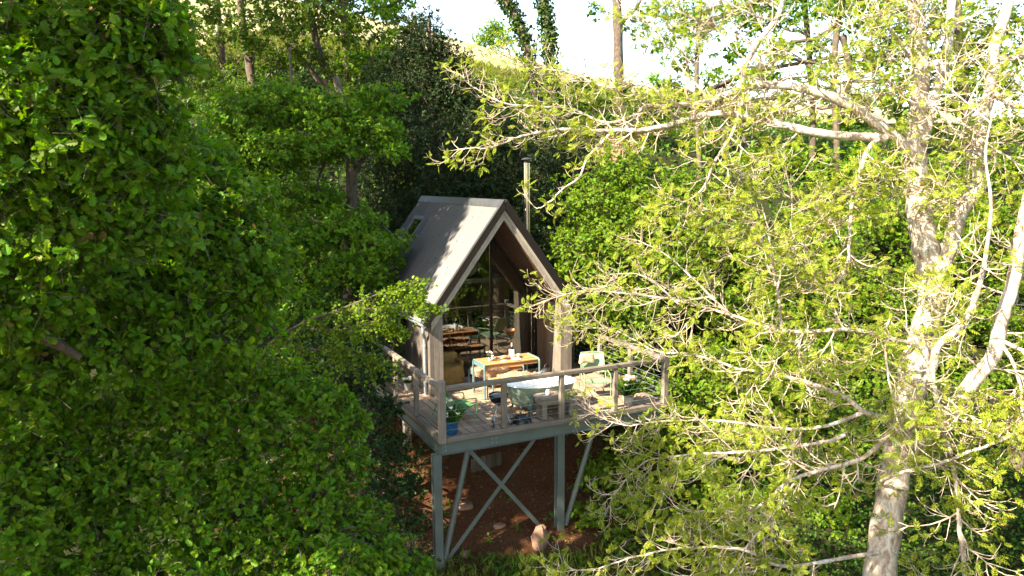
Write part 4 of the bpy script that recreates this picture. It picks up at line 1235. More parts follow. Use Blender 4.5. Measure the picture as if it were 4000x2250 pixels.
# ---------------------------------------------------------------- trees and plants
def fol_points(rng, clumps, lai, leaf_area, per):
    PP = []; OO = []
    for cl in clumps:
        c, rh = cl[0], cl[1]; rz = cl[2] if len(cl) > 2 else rh * .75
        n = max(3, int(lai * math.pi * rh * (rh + rz) / 2 / (leaf_area * per)))
        u = rand_unit(rng, n); kk = rand_unit(rng, 4)
        lump = 1 + .18 * np.sin(3.3 * (u @ kk[0]) + 1) + .15 * np.sin(5.7 * (u @ kk[1]) + 2) + .12 * np.sin(10 * (u @ kk[2]))
        rad = (rng.uniform(.05, 1, n) ** .42) * lump
        PP.append(np.array(c) + u * rad[:, None] * np.array([rh, rh, rz])); OO.append(u)
    return np.concatenate(PP), np.concatenate(OO)

def crown_limbs(rng, src, clumps, r0, frac=.6, k=6):
    """curved limbs from the nearest point of the trunk line to each clump, with side twigs"""
    src = np.array(src, float); out = []
    for cl in clumps:
        c = np.array(cl[0]); rh = cl[1]
        d = np.linalg.norm(src - (c - np.array([0, 0, rh * .8])), axis=1); s = src[d.argmin()]
        p = bend(rng, s, c, k, .14, -.06); L = np.linalg.norm(c - s)
        r = min(r0, .012 + .022 * L)
        out.append((p, np.linspace(r, r * .3, k)))
        for q in range(7):
            e = c + rand_unit(rng, 1)[0] * np.array([rh, rh, rh * .6]) * rng.uniform(.6, .95)
            t0 = p[rng.integers(k // 2, k)]
            out.append((bend(rng, t0, e, 5, .2, -.05), np.linspace(r * .38, r * .1, 5)))
    return out

def tree(name, label, base, trunks, clumps, leafmat, tpl, size, lai, barkmat, cat='tree', group=None, per=6, r0=.12, seed=1, twig=.0025, up=.9, limbs=True, droop=0.0, area_k=.36, spread=1.0, bmat2=None, singles=0):
    rng = np.random.default_rng(seed)
    t = thing(name, base, label, cat, group)
    polys = []
    src = []
    for pts, ra, rb in trunks:
        p = smooth_path(pts, 5); n = len(p)
        p = p + np.cumsum(rng.normal(size=p.shape) * .008, 0) * (np.linalg.norm(p[-1] - p[0]) / 6)
        r = np.linspace(ra, rb, n) * (1 + .08 * np.sin(np.arange(n) * 1.7 + seed)); r[0] *= 1.25
        polys.append((p, r)); src.append(p[n // 4:])
    if polys:
        link('trunk', np_mesh('trunk', *tubes_np(polys, 12), smooth=True), barkmat, t)
    P, O = fol_points(rng, clumps, lai, size * size * area_k, per)
    if limbs and src:
        lp = crown_limbs(rng, np.concatenate(src), clumps, r0)
        o = link('branches', np_mesh('branches', *tubes_np(lp, 5), smooth=True), bmat2 or barkmat, t); o['kind'] = 'stuff'
    arr, tw = foliage(rng, P, O, tpl, size, per=per, up=up, twig=twig, droop=droop, spread=spread)
    if singles:
        raw = RAW['last']; mk = single_leaves(raw, tpl, leafmat, t, singles); arr = leaves_of(raw, mk, tpl)
    link_leaves('crown', arr, leafmat, t)
    if tw is not None:
        o = link('twigs', np_mesh('twigs', *tw), bmat2 or barkmat, t); o['kind'] = 'stuff'
    return t
OAK = leaf_oak(); OVAL = leaf_oval(); SIMPLE = leaf_simple(); HOLLY = leaf_holly(); ASH = leaf_ash(); ROUND = leaf_oval(.46, .2)
def gz(x, y): return float(hgt(x, y))
def ground_at(p, dz=-.2): return (p[0], p[1], gz(p[0], p[1]) + dz)

# --- the near oak filling the upper left
tA = (-6.68,-3.04,3.63)
clA = [((-5.12,-4.22,5.82),.60),((-4.59,-4.69,5.84),.52),((-4.19,-4.55,5.84),.46),((-4.05,-4.32,5.59),.36),((-4.86,-4.64,5.36),.55),((-4.37,-4.53,5.40),.50),((-5.26,-4.28,5.03),.55),
       ((-4.72,-4.66,4.92),.52),((-4.24,-4.31,5.06),.44),((-5.08,-4.22,4.54),.55),((-4.50,-4.27,4.57),.50),((-4.11,-4.00,4.65),.38),((-5.37,-3.94,4.01),.58),((-4.77,-4.11,4.07),.55),((-4.24,-4.01,4.13),.46),
       ((-5.54,-3.83,5.56),.6),((-5.67,-3.92,4.64),.6),((-5.73,-3.86,3.45),.6),((-5.18,-3.89,3.49),.5),((-4.88,-4.27,6.22),.55),((-4.29,-4.32,6.27),.5)]
tree('oak_tree', 'near oak with large lobed leaves filling the upper left corner', ground_at(tA), [([ground_at(tA), tA, (-5.68,-3.60,4.54), (-5.15,-4.05,4.66), (-4.70,-4.11,4.96)], .24, .06), ([tA, (-6.45,-3.03,5.09), (-6.01,-2.98,6.72)], .20, .10), ([tA, (-6.11,-3.37,3.26), (-5.51,-3.45,3.15), (-5.01,-3.41,2.77)], .15, .04)],
     clA, LEAF['oak'], OAK, .100, 6.0, BARK['oak'], 'tree', None, 6, .07, 11, .003, bmat2=BARK['lichen'], singles=290)
# --- second oak, middle left
tB = (-5.95,-1.00,1.06)
clB = [((-3.72,-1.92,4.78),.55),((-3.50,-2.32,4.31),.60),((-3.92,-2.61,4.05),.6),((-3.28,-2.50,3.84),.60),((-3.59,-2.76,3.45),.62),((-3.15,-2.66,3.28),.46),((-4.14,-2.76,3.17),.62),((-4.68,-2.80,3.39),.6),((-4.87,-2.81,2.80),.62),
       ((-5.43,-2.77,2.76),.62),((-4.30,-2.88,2.67),.60),((-3.72,-2.90,2.84),.55),((-3.39,-2.61,2.86),.45),((-5.61,-2.76,2.27),.6),((-4.03,-2.52,3.59),.55),((-4.30,-2.24,3.86),.55)]
tree('oak_tree', 'broad shaded oak in the middle left with its crown edge beside the dark gap', ground_at(tB), [([ground_at(tB), tB, (-5.42,-1.53,2.16), (-4.57,-2.02,3.00), (-3.79,-2.15,3.83), (-3.65,-2.01,4.40)], .22, .05), ([(-5.42,-1.53,2.16), (-5.70,-1.72,2.95), (-5.77,-1.77,3.79)], .13, .05)],
     clB, LEAF['oak'], OAK, .100, 6.0, BARK['oak'], 'tree', None, 6, .07, 12, .003, bmat2=BARK['lichen'], singles=290)
# --- third oak, lower left, reaching to the deck's left leg
tC = (-4.51,-1.74,-2.07)
clC = [((-5.85,-1.93,2.54),.6),((-6.08,-1.97,1.65),.6),((-5.92,-2.36,1.06),.6),((-5.79,-2.92,3.56),.55),((-2.89,-1.67,1.83),.50),((-3.40,-1.83,2.09),.52),((-2.38,-1.73,1.56),.48),((-1.97,-1.77,1.17),.40),((-3.98,-2.02,1.95),.58),((-4.61,-1.97,1.82),.6),((-5.21,-1.91,1.79),.6),((-3.26,-2.01,1.38),.58),((-2.53,-2.09,0.96),.55),((-2.05,-2.05,0.58),.38),
       ((-4.08,-2.10,1.22),.6),((-4.84,-1.98,1.10),.62),((-5.52,-2.07,1.26),.6),((-3.41,-2.16,0.70),.58),((-2.64,-2.25,0.32),.58),((-2.05,-2.37,-0.04),.45),((-4.21,-2.35,0.62),.6),((-5.00,-2.22,0.48),.6),((-5.69,-2.31,0.66),.6),((-3.38,-2.50,0.09),.58),
       ((-2.55,-2.72,-0.21),.55),((-1.84,-2.76,-0.42),.45),((-1.42,-2.79,-0.78),.36),((-4.18,-2.70,-0.04),.6),((-4.98,-2.55,-0.12),.6),((-5.75,-2.60,0.06),.6),((-3.26,-2.78,-0.60),.6),((-2.22,-2.97,-0.77),.55),((-1.69,-3.13,-0.93),.5)]
tree('oak_tree', 'lower left oak whose crown reaches the front left steel leg', ground_at(tC), [([ground_at(tC), tC, (-4.33,-1.84,-0.71), (-3.90,-1.90,0.21), (-3.35,-1.80,1.05), (-2.90,-1.68,1.72)], .20, .05), ([(-4.33,-1.84,-0.71), (-5.07,-1.75,0.39), (-5.43,-1.65,1.35)], .12, .04)],
     clC, LEAF['oak2'], OAK, .095, 6.0, BARK['oak'], 'tree', None, 6, .06, 13, .003, bmat2=BARK['lichen'], singles=290)
# --- oak standing behind the cabin on the left, trunk showing between layers
tD = (0.64,8.92,1.56)
clD = [((-2.05,9.83,6.18),1.25,.8),((-0.78,9.86,6.66),1.2,.75),((0.38,8.68,6.28),1.15,.7),((1.32,8.16,5.85),.85,.5),((-2.56,9.34,5.11),1.2,.8),((-1.22,8.73,5.31),1.2,.7),((0.02,8.16,5.41),1.0,.45),((1.50,7.54,5.30),.45,.3),((1.61,8.73,6.75),.8,.5),
       ((-1.93,8.31,4.08),1.2,.7),((-0.36,9.23,4.04),1.0,.45),((-0.74,7.37,3.18),1.25,.6),((0.32,6.68,3.38),.95,.5),((0.66,5.77,2.94),.75,.5),((-1.95,7.02,2.95),1.2,.7),((-0.42,6.20,2.37),1.1,.55),((0.34,5.38,2.32),.62,.45),((-1.74,6.30,1.86),1.1,.6),((-1.19,5.31,1.49),.9,.6)]
tree('oak_tree', 'leafy oak behind the left of the cabin roof with its trunk showing between tiers', ground_at(tD), [([ground_at(tD), tD, (0.87,9.24,4.24), (0.88,9.50,5.92), (0.72,10.04,7.40)], .22, .10), ([(0.91,9.31,4.80), (1.58,8.70,5.78)], .08, .03), ([(0.76,9.15,3.35), (-0.57,9.23,4.04), (-1.84,8.99,4.38)], .08, .03)],
     clD, LEAF['oak2'], OVAL, .11, 4.5, BARK['oak'], 'tree', None, 6, .06, 14, .003, singles=290)

# --- dark evergreens behind the cabin
clE = [((4.80,12.54,8.57),.8,.9),((3.85,13.52,8.38),.9,.9),((5.23,12.20,7.77),.8,.8),((3.20,14.27,7.63),.9,.9),((5.91,13.13,8.59),.35,.5),((4.17,13.54,9.47),.6,.8),((4.41,12.81,9.10),.9,1.2),((4.37,12.57,7.50),1.5,1.4),((3.36,13.47,6.62),1.2,1.3),((5.52,11.87,6.57),1.2,1.2),((3.90,11.37,5.60),1.6,1.4),((5.66,10.55,5.72),1.2,1.2),((2.69,11.83,4.84),1.2,1.1),((4.45,10.34,4.32),1.5,1.2),((3.38,10.75,3.70),1.3,1.0),((5.69,9.73,4.19),1.3,1.2),((6.88,9.84,4.94),1.2,1.2),((6.43,8.69,3.46),1.2,1.1),((2.52,10.53,3.23),1.1,1.0),((4.83,9.36,2.85),1.3,1.0)]
bE = (4.07,11.29,2.10)
tree('holly_tree', 'tall dark holly rising to the skyline behind the cabin ridge', ground_at(bE), [([ground_at(bE), bE, (4.34,12.22,5.24), (4.44,12.77,8.97), (4.50,12.94,10.16)], .16, .03), ([ground_at(bE), (5.38,10.95,3.92), (6.12,11.58,6.56)], .12, .03)],
     clE, LEAF['holly'], HOLLY, .095, 4.5, BARK['dark'], 'tree', None, 6, .05, 15, .003)
clE2 = [((6.81,7.63,4.90),1.0,1.0),((6.28,7.14,3.75),1.1,1.0),((5.24,6.90,2.65),1.2,1.0),((6.00,5.95,2.48),1.0,.9),((7.41,7.25,4.31),.9,.8)]
bE2 = (6.09,6.79,1.01)
tree('holly_tree', 'dark holly in the shade behind the flue pipe', ground_at(bE2), [([ground_at(bE2), (6.20,6.99,2.61), (6.70,7.68,4.90)], .10, .03)], clE2, LEAF['holly'], HOLLY, .095, 4.5, BARK['dark'], 'tree', None, 6, .04, 16, .003)
# dark understorey in the gap left of the cabin
clY = [((-1.05,5.18,1.13),1.0,.7),((-0.09,5.31,1.31),1.0,.7),((-0.82,3.45,0.83),.8,.6),((-0.12,4.15,0.96),.8,.6),((-0.95,1.93,0.70),.55,.45),((-0.47,1.95,0.88),.40,.32),((-0.93,1.18,0.28),.50,.4),((-0.45,1.40,0.31),.30,.26),((-0.58,0.91,-0.37),.42,.36),((-0.93,0.53,-0.93),.5,.4),((-0.36,0.70,-1.02),.28,.3),((-0.65,0.30,-1.56),.42,.36),((-0.55,-0.15,-1.97),.32,.3),((-1.18,0.56,-0.15),.5,.4)]
bY = (-1.03,1.89,-1.19)
tree('yew_tree', 'dark drooping yew in the shadow beside the left edge of the deck', ground_at(bY), [([ground_at(bY), (-0.80,2.45,0.23), (-0.50,4.39,1.32)], .12, .03)], clY, LEAF['yew'], SIMPLE, .075, 4.5, BARK['dark'], 'tree', None, 9, .04, 17, .003, up=.5, droop=.25)

# --- hawthorn spray in front of the left eave, sunlit
bT = (-3.07,3.17,-0.64)
tT = [([ground_at(bT), bT, (-2.62,2.37,1.26), (-2.11,1.78,1.88), (-1.49,1.30,2.20), (-0.81,0.81,2.54), (-0.13,0.42,2.80)], .055, .006), ([(-2.11,1.78,1.88), (-1.40,1.10,1.90), (-0.85,0.75,2.06), (-0.51,0.46,1.94)], .02, .005), ([(-1.49,1.30,2.20), (-0.79,0.65,2.32), (-0.10,0.11,2.38)], .015, .004), ([(-2.43,2.09,1.52), (-1.85,1.37,1.53), (-1.30,1.00,1.55), (-0.90,0.65,1.30)], .02, .005), ([(-0.81,0.81,2.54), (-0.40,0.50,2.54), (-0.03,0.08,2.37)], .008, .003)]
rngT = np.random.default_rng(31)
thorn = thing('hawthorn', ground_at(bT), 'sunlit hawthorn sprays arching in front of the left eave and gutter', 'tree')
polys = []; tips = []
for pts, ra, rb in tT:
    p = smooth_path(pts, 6); polys.append((p, np.linspace(ra, rb, len(p))))
    for i in range(len(p) // 4, len(p)):
        for q in range(4):
            d = nrm(rngT.normal(size=3) * np.array([.8, .8, .5]) + np.array([.45, -.25, -.28])); L = rngT.uniform(.18, .60) * (1.0 if p[i][0] < -.75 else .5)
            s = np.linspace(0, 1, 7)[:, None]
            w = p[i] + d * L * s + np.array([0, 0, -.42 * L]) * s * s + np.cumsum(rngT.normal(size=(7, 3)) * .012, 0)
            polys.append((w, np.linspace(.0045, .0016, 7))); tips.append(w)
link('trunk', np_mesh('trunk', *tubes_np(polys[:len(tT)], 8), smooth=True), BARK['oak'], thorn)
o = link('twigs', np_mesh('twigs', *tubes_np(polys, 4)), BARK['oak'], thorn); o['kind'] = 'stuff'
P = np.concatenate([w[1:] for w in tips]); P = np.repeat(P, 3, 0) + rngT.normal(size=(len(P) * 3, 3)) * .026
arr_ = leaves_np(P, rngT.normal(size=P.shape) + np.array([.2, -.1, -.2]), rngT.normal(size=P.shape) * .6 + np.array([0, -.1, .8]), rngT.uniform(.040, .075, len(P)), ROUND)
raw = RAW['last']; mk = single_leaves(raw, ROUND, LEAF['thorn'], thorn, 290); link_leaves('crown', leaves_of(raw, mk, ROUND), LEAF['thorn'], thorn)

# --- field edge trees against the meadow and sky (upper left to upper right)
def edge_tree(label, name, trunks, clumps, seed, lai=1.5, leaf='far', size=.19, bark='oak', group='trees along the meadow edge', tpl=SIMPLE, lim=True):
    b = trunks[0][0][0]
    g0 = ground_at(b, -.3); trunks = [([g0] + list(trunks[0][0]), trunks[0][1], trunks[0][2])] + trunks[1:]
    return tree(name, label, g0, trunks, clumps, LEAF[leaf], tpl, size, lai * 1.7, BARK[bark], 'tree', group, 6, .09, seed, .004, limbs=lim)
edge_tree('dark trunked oak nearest the left, in front of the pale meadow', 'oak_tree', [([(-0.80,28.71,8.90), (-0.75,29.08,11.36), (-0.76,29.52,14.11), (-0.62,30.00,17.46)], .17, .12), ([(-0.73,29.07,11.36), (0.83,28.48,12.33), (1.80,27.01,13.07)], .09, .04)],
          [((-2.77,29.11,12.52),1.5,.9),((-1.44,28.32,11.56),1.4,.8),((-0.16,27.86,12.51),1.3,.8),((-2.23,28.48,10.22),1.3,.7),((-0.16,27.43,9.83),1.4,.6),((-1.08,28.61,14.43),2,1.2),((0.79,27.16,10.97),1.1,.6)], 41, 1.1)
edge_tree('rough barked oak second from the left against the meadow', 'oak_tree', [([(0.21,24.73,8.08), (0.06,25.12,10.07), (-0.11,25.58,12.43), (0.07,26.13,16.40)], .22, .15)],
          [((1.24,24.82,11.69),1.2,.7),((0.29,24.56,10.70),1.2,.6),((1.62,24.37,10.06),1.3,.6),((-0.56,24.05,8.51),1.3,.6),((0.73,23.46,8.68),1.2,.6),((-1.33,23.19,7.88),1.2,.7),((0.73,25.41,13.87),2,1.2)], 42, 1.2)
edge_tree('leaning twin stemmed oak crossing the meadow gap', 'oak_tree', [([(3.38,22.03,7.70), (2.98,22.49,9.37), (2.65,22.93,11.12), (2.40,23.39,13.23), (2.50,23.79,16.04)], .20, .14), ([(3.39,22.04,7.78), (2.67,22.58,9.02), (1.74,23.29,10.60), (1.11,23.81,12.01)], .13, .07)],
          [((2.21,23.23,11.65),1.2,.7),((3.32,22.67,11.47),1.2,.7),((2.32,22.35,9.99),1.1,.5),((1.97,23.54,12.88),1.6,.9),((3.73,22.70,12.87),1.6,.9)], 43, 1.3)
edge_tree('straight oak stem left of the dark holly', 'oak_tree', [([(3.61,20.83,7.85), (3.67,21.18,10.23), (3.75,21.56,12.79), (3.94,21.93,15.68)], .19, .15), ([(3.76,21.36,11.60), (4.86,19.73,11.70), (5.63,19.41,12.02)], .07, .03)],
          [((4.02,21.18,11.25),1.1,.7),((3.94,20.40,9.64),1.1,.6),((4.86,19.73,11.70),1.0,.6),((5.23,18.80,10.52),.75,.5),((4.59,18.99,9.80),.6,.35),((4.30,21.35,13.13),1.8,1),((5.64,19.43,12.19),1.0,.5)], 44, 1.7, 'oak2')
edge_tree('low bushy oak filling the wood edge below the twin stems', 'oak_tree', [([(1.07,19.67,7.02), (1.08,19.87,8.29), (1.11,20.11,9.89)], .10, .05)],
          [((-2.33,21.53,8.47),1.1,.6),((-0.92,20.75,7.82),1.1,.6),((0.39,20.12,7.82),1.0,.5),((1.84,19.42,7.73),1.0,.45),((3.47,18.70,8.12),1.0,.5),((-2.67,21.92,9.91),1.0,.7),((-1.46,22.73,11.57),1.1,.7),((0.36,21.91,11.89),1.2,.8),((-0.33,22.03,10.57),1.0,.6),((1.20,21.35,10.89),1.0,.6),((2.45,20.88,11.71),1.2,.7),((3.43,20.23,10.55),1.0,.6),((1.74,20.96,10.07),.8,.45),((4.09,18.50,8.75),.8,.5)], 50, 1.3, lim=False)
edge_tree('thin leaved oak filling the wood edge at the right below the skyline', 'oak_tree', [([(16.05,9.92,4.83), (16.02,10.17,6.32), (16.01,10.49,8.25)], .10, .04)],
          [((15.05,10.59,6.02),1.0,.6),((15.62,9.07,5.24),1.1,.6),((16.93,8.44,5.24),1.1,.6),((17.39,7.06,4.93),1.1,.6),((15.10,11.86,7.16),.8,.5),((18.68,6.52,5.47),1.1,.7),((20.24,5.89,6.16),1.1,.7),((21.47,5.23,5.73),1.1,.7),((23.14,4.50,6.14),1.1,.7),((18.85,7.73,6.52),.9,.5),((14.79,11.40,10.35),.9,.6),((15.94,10.69,9.30),.8,.5),((14.15,11.47,8.86),.7,.5),((20.50,7.45,9.67),1.0,.7),((19.92,7.91,10.82),1.0,.7),((16.60,9.68,8.47),.7,.45),((16.48,10.74,11.23),.9,.6),((20.59,6.99,7.08),.8,.5)], 52, 1.4, 'oak2', lim=False)
edge_tree('bushy oak filling the gap under the skyline left of the holly', 'oak_tree', [([(4.63,21.36,7.25), (4.67,21.63,9.01), (4.87,21.81,10.76)], .10, .05)],
          [((4.33,21.93,9.89),1.0,.7),((5.49,22.09,10.85),.9,.6),((5.93,21.17,9.88),1.0,.7),((3.41,21.12,9.04),1.0,.6),((4.45,20.51,8.36),1.1,.7),((5.69,19.92,8.35),1.0,.7),((5.82,21.53,11.81),.8,.5),((9.25,18.21,8.33),1.1,.6),((10.15,16.56,7.71),1.1,.6),((11.13,14.93,7.44),1.0,.6),((12.17,14.48,7.75),.9,.6),((13.29,12.76,7.33),1.0,.6),((12.77,13.67,8.01),.7,.5),((14.44,12.27,7.71),.9,.55),((15.49,11.17,7.49),.9,.55),((11.77,14.76,8.31),.6,.4)], 53, 1.5, 'far', .15, lim=False)
for k_, (px_, dd_, rr_) in enumerate(((18.0, 86, 1.3), (24.5, 88, 1.7), (31.0, 87, 1.4), (36.0, 90, 2.0), (43.0, 88, 1.6), (52.0, 90, 2.2), (-12.0, 90, 1.5), (-21.0, 91, 1.8))):
    x_ = CX + FWD[0] * dd_ + RGT[0] * px_; y_ = CY + FWD[1] * dd_ + RGT[1] * px_; z_ = gz(x_, y_)
    tree('gorse_bush', ('dark bush on the hill crest, nearest to the round oak on its right', 'dark crest bush behind the bare straight trunk', 'dark crest bush between the bare trunk and the slim stemmed oak', 'larger dark crest bush behind the slim stemmed oak', 'dark crest bush behind the long horizontal bough', 'largest dark crest bush behind the forked ash trunks', 'dark crest bush just left of the holly top', 'dark crest bush far left behind the twin stemmed oak')[k_], (x_, y_, z_ - .2), [([(x_, y_, z_ - .2), (x_, y_, z_ + .6 * rr_)], .08, .05)], [((x_, y_, z_ + .45 * rr_), rr_, rr_ * .7), ((x_ + rr_ * .8, y_, z_ + .3 * rr_), rr_ * .7, rr_ * .5)], LEAF['far'], SIMPLE, .34, 2.2, BARK['oak'], 'bush', 'bushes along the hill crest', 6, .05, 130 + k_, .0)
edge_tree('leafy oak filling the top right behind the pale ash stems', 'oak_tree', [([(13.77,9.91,4.97), (13.91,10.35,8.13), (14.20,10.58,10.42), (14.42,10.85,12.72)], .11, .06)],
          [((12.76,11.11,9.43),.8,.55),((13.62,10.88,10.57),.9,.6),((14.51,10.09,8.27),.8,.5),((12.54,11.00,8.06),.7,.45),((15.31,10.05,10.42),.9,.6),((15.44,9.05,8.05),.8,.5),((16.78,9.42,10.84),.9,.6),((17.09,7.71,8.11),.8,.5),((18.42,6.94,7.27),.8,.5),((20.02,6.68,10.44),1.0,.7),((19.65,6.57,8.65),.8,.6),((21.54,5.96,10.44),1.1,.7),((23.19,4.90,8.77),1.0,.7),((21.02,4.73,8.21),.9,.6),((13.79,10.57,9.13),.6,.4)], 54, 1.0, 'oak2', .15)
# ivy clad stems
ivy_r = np.random.default_rng(51)
def ivy_tree(label, pts, ra, rb, rad, seed):
    g0 = ground_at(pts[0], -.3); pts = [g0] + pts
    t = thing('ivy_clad_tree', g0, label, 'tree', 'ivy clad trees on the skyline')
    p = smooth_path(pts, 6); link('trunk', np_mesh('trunk', *tubes_np([(p, np.linspace(ra, rb, len(p)))], 10), smooth=True), BARK['dark'], t)
    n = 4200; k = ivy_r.uniform(0, len(p) - 1.01, n); i = k.astype(int); c = p[i] + (p[i + 1] - p[i]) * (k - i)[:, None]
    u = rand_unit(ivy_r, n); q = rad * (.55 + .5 * ivy_r.uniform(0, 1, n) + .28 * np.sin(k * 2.3 + seed)); P = c + u * q[:, None]
    link_leaves('ivy', leaves_np(P, u * .4 + ivy_r.normal(size=(n, 3)) * .6 - [0, 0, .5], u + ivy_r.normal(size=(n, 3)) * .4, ivy_r.uniform(.08, .15, n), leaf_oval(.5, .1)), LEAF['ivy'], t)
ivy_tree('ivy covered leaning trunk at the top centre, the left one of the pair', [(9.90,15.36,6.49), (9.87,15.82,9.20), (9.54,16.23,10.80), (9.01,16.71,12.24), (8.75,17.17,14.31)], .20, .14, .38, 1)
ivy_tree('ivy covered upright trunk at the top centre, the right one of the pair', [(10.13,14.12,6.42), (10.10,14.56,9.04), (10.08,14.82,10.58), (9.97,15.09,11.97), (10.01,15.39,13.98)], .17, .12, .33, 2)
edge_tree('bare straight trunk standing against the white sky right of the ivy stems', 'oak_tree', [([(13.68,14.69,6.54), (13.64,15.05,8.68), (13.71,15.39,10.99), (13.73,15.69,12.97), (13.81,16.02,15.28)], .24, .18), ([(13.70,15.37,10.82), (14.47,15.13,11.64), (15.15,14.99,12.79)], .08, .05)],
          [((14.43,15.04,10.98),.7,.5),((12.96,15.82,11.49),.5,.4),((15.37,14.70,11.64),1.0,.7),((16.21,14.14,10.64),.9,.6)], 45, .9, 'oak2')
edge_tree('slim dark stemmed oak left of the pair behind the pale limb', 'oak_tree', [([(17.58,8.29,6.24), (17.64,8.61,8.39), (17.62,8.96,10.55), (17.62,9.31,12.70)], .12, .09)],
          [((17.08,9.20,10.41),.9,.6),((16.29,8.82,9.17),.8,.5),((17.85,8.65,9.25),.7,.5),((15.95,9.70,10.13),.9,.6),((17.47,9.18,11.41),1.2,.7)], 46, 1.5, 'oak2', .13)
edge_tree('dark oak with a long horizontal bough behind the pale limb', 'oak_tree', [([(17.56,7.15,6.03), (17.59,7.45,7.97), (17.87,7.62,9.90), (18.18,7.83,12.11)], .12, .10), ([(17.94,7.52,9.49), (18.09,7.21,7.97), (17.57,7.26,6.72)], .11, .08), ([(17.91,7.61,9.97), (17.12,7.91,9.42), (16.29,8.28,9.29)], .10, .06)],
          [((18.60,7.27,9.90),1.0,.7),((18.77,6.99,8.65),.9,.7),((18.42,7.54,11.01),1.2,.8),((17.50,7.89,10.46),.8,.5),((18.30,5.90,7.43),.9,.6)], 47, 1.6, 'oak2', .13)
edge_tree('dense dark oak at the upper right behind the pale stems', 'oak_tree', [([(19.68,3.71,4.87), (19.63,4.18,7.68), (19.62,4.72,11.00)], .16, .12)],
          [((18.71,4.91,9.47),1.1,.8),((19.71,4.33,8.83),1.1,.8),((20.92,3.86,9.46),1.2,.8),((19.37,4.25,7.30),1.0,.7),((20.78,3.59,7.42),1.1,.7),((18.24,4.85,7.69),.8,.6),((19.20,2.99,5.96),1.0,.6)], 48, 1.5, 'far', .14)
# round oak on the hill crest
hx = (28.84,61.95,18.19); hb = (hx[0], hx[1], gz(hx[0], hx[1]) - .3)
cz = hb[2]
tree('oak_tree', 'small round sunlit oak alone on the hill crest', hb, [([hb, (hx[0], hx[1], cz + 2.2)], .25, .15)], [((hx[0], hx[1], cz + 2.0), 1.9, 1.4), ((hx[0] + .9, hx[1] - .6, cz + 1.3), 1.6, 1.2), ((hx[0] - 1.2, hx[1], cz + 1.2), 1.5, 1.1), ((hx[0] + .2, hx[1] - .3, cz + 2.6), 1.3, 1.0)],
     LEAF['hazel'], SIMPLE, .26, 2.6, BARK['oak'], 'tree', None, 6, .06, 49, .0)

# --- sunlit hazel right of the cabin and the bushes behind the ash
clF = [((7.15,5.18,4.64),1.0,.8),((6.05,5.01,3.82),1.0,.85),((7.38,4.38,3.81),1.1,.9),((6.29,4.21,3.02),1.2,.9),((7.98,3.96,2.98),1.0,.8),((5.41,4.13,2.66),.9,.8),((6.73,3.42,2.16),1.1,.8),((5.41,3.55,1.83),.9,.7),((7.88,3.29,2.00),1.0,.8),((6.05,2.93,1.28),.9,.7),((4.79,3.08,1.26),.7,.6),((8.80,4.90,4.31),.8,.6)]
bF = (6.77,3.93,-0.11)
tree('hazel_bush', 'round sunlit green hazel rising right of the cabin gable', ground_at(bF), [([ground_at(bF), (6.93,4.40,1.93), (7.22,5.08,4.22)], .08, .02), ([ground_at(bF), (7.76,3.79,1.95), (8.17,4.05,3.38)], .06, .02)], clF, LEAF['hazel'], OVAL, .105, 4.2, BARK['dark'], 'bush', None, 6, .035, 61, .003, singles=290)
clG = [((10.33,4.46,2.63),1.1,.8),((10.83,3.55,1.90),1.1,.8),((9.09,3.13,1.10),1.2,.8),((10.96,2.74,0.79),1.2,.8),((13.28,3.60,2.57),1.0,.8),((13.09,2.41,1.56),1.2,.9),((13.42,4.20,3.23),.8,.6),((9.69,2.13,0.17),1.1,.7),((7.97,2.38,0.10),1.1,.7),((11.06,1.44,-0.04),1.2,.8)]
bG = (10.62,2.55,-1.44)
tree('hazel_bush', 'pale sunlit hazel thicket behind the left side of the ash', ground_at(bG), [([ground_at(bG), (11.05,3.25,0.70), (11.33,3.94,2.40)], .07, .02), ([ground_at(bG), (12.34,2.63,0.70), (13.08,3.14,2.61)], .07, .02)], clG, LEAF['hazel'], OVAL, .105, 4.0, BARK['dark'], 'bush', None, 6, .035, 62, .003, singles=290)
clG2 = [((15.10,2.84,3.24),1.1,.8),((15.14,1.57,2.42),1.1,.9),((16.89,1.43,3.26),1.1,.8),((17.09,0.56,1.98),1.1,.8),((13.61,1.54,1.20),1.2,.8),((15.24,0.71,0.88),1.2,.8),((16.03,-0.31,0.34),1.1,.8),((13.36,0.34,-0.05),1.2,.8),((14.30,-0.64,-0.55),1.1,.7),((18.43,0.72,3.48),1.1,.8),((11.51,0.59,-0.51),1.0,.7),((17.24,2.59,4.61),.9,.6),((18.96,1.81,4.83),1,.6)]
bG2 = (14.45,0.17,-2.07)
tree('hazel_bush', 'sunlit hazel thicket behind the forked ash trunks', ground_at(bG2), [([ground_at(bG2), (15.32,1.20,0.68), (15.74,1.90,2.82)], .08, .02), ([ground_at(bG2), (16.51,0.63,0.67), (17.37,1.12,2.81)], .07, .02)], clG2, LEAF['hazel'], OVAL, .105, 4.0, BARK['dark'], 'bush', None, 6, .035, 63, .003, singles=290)
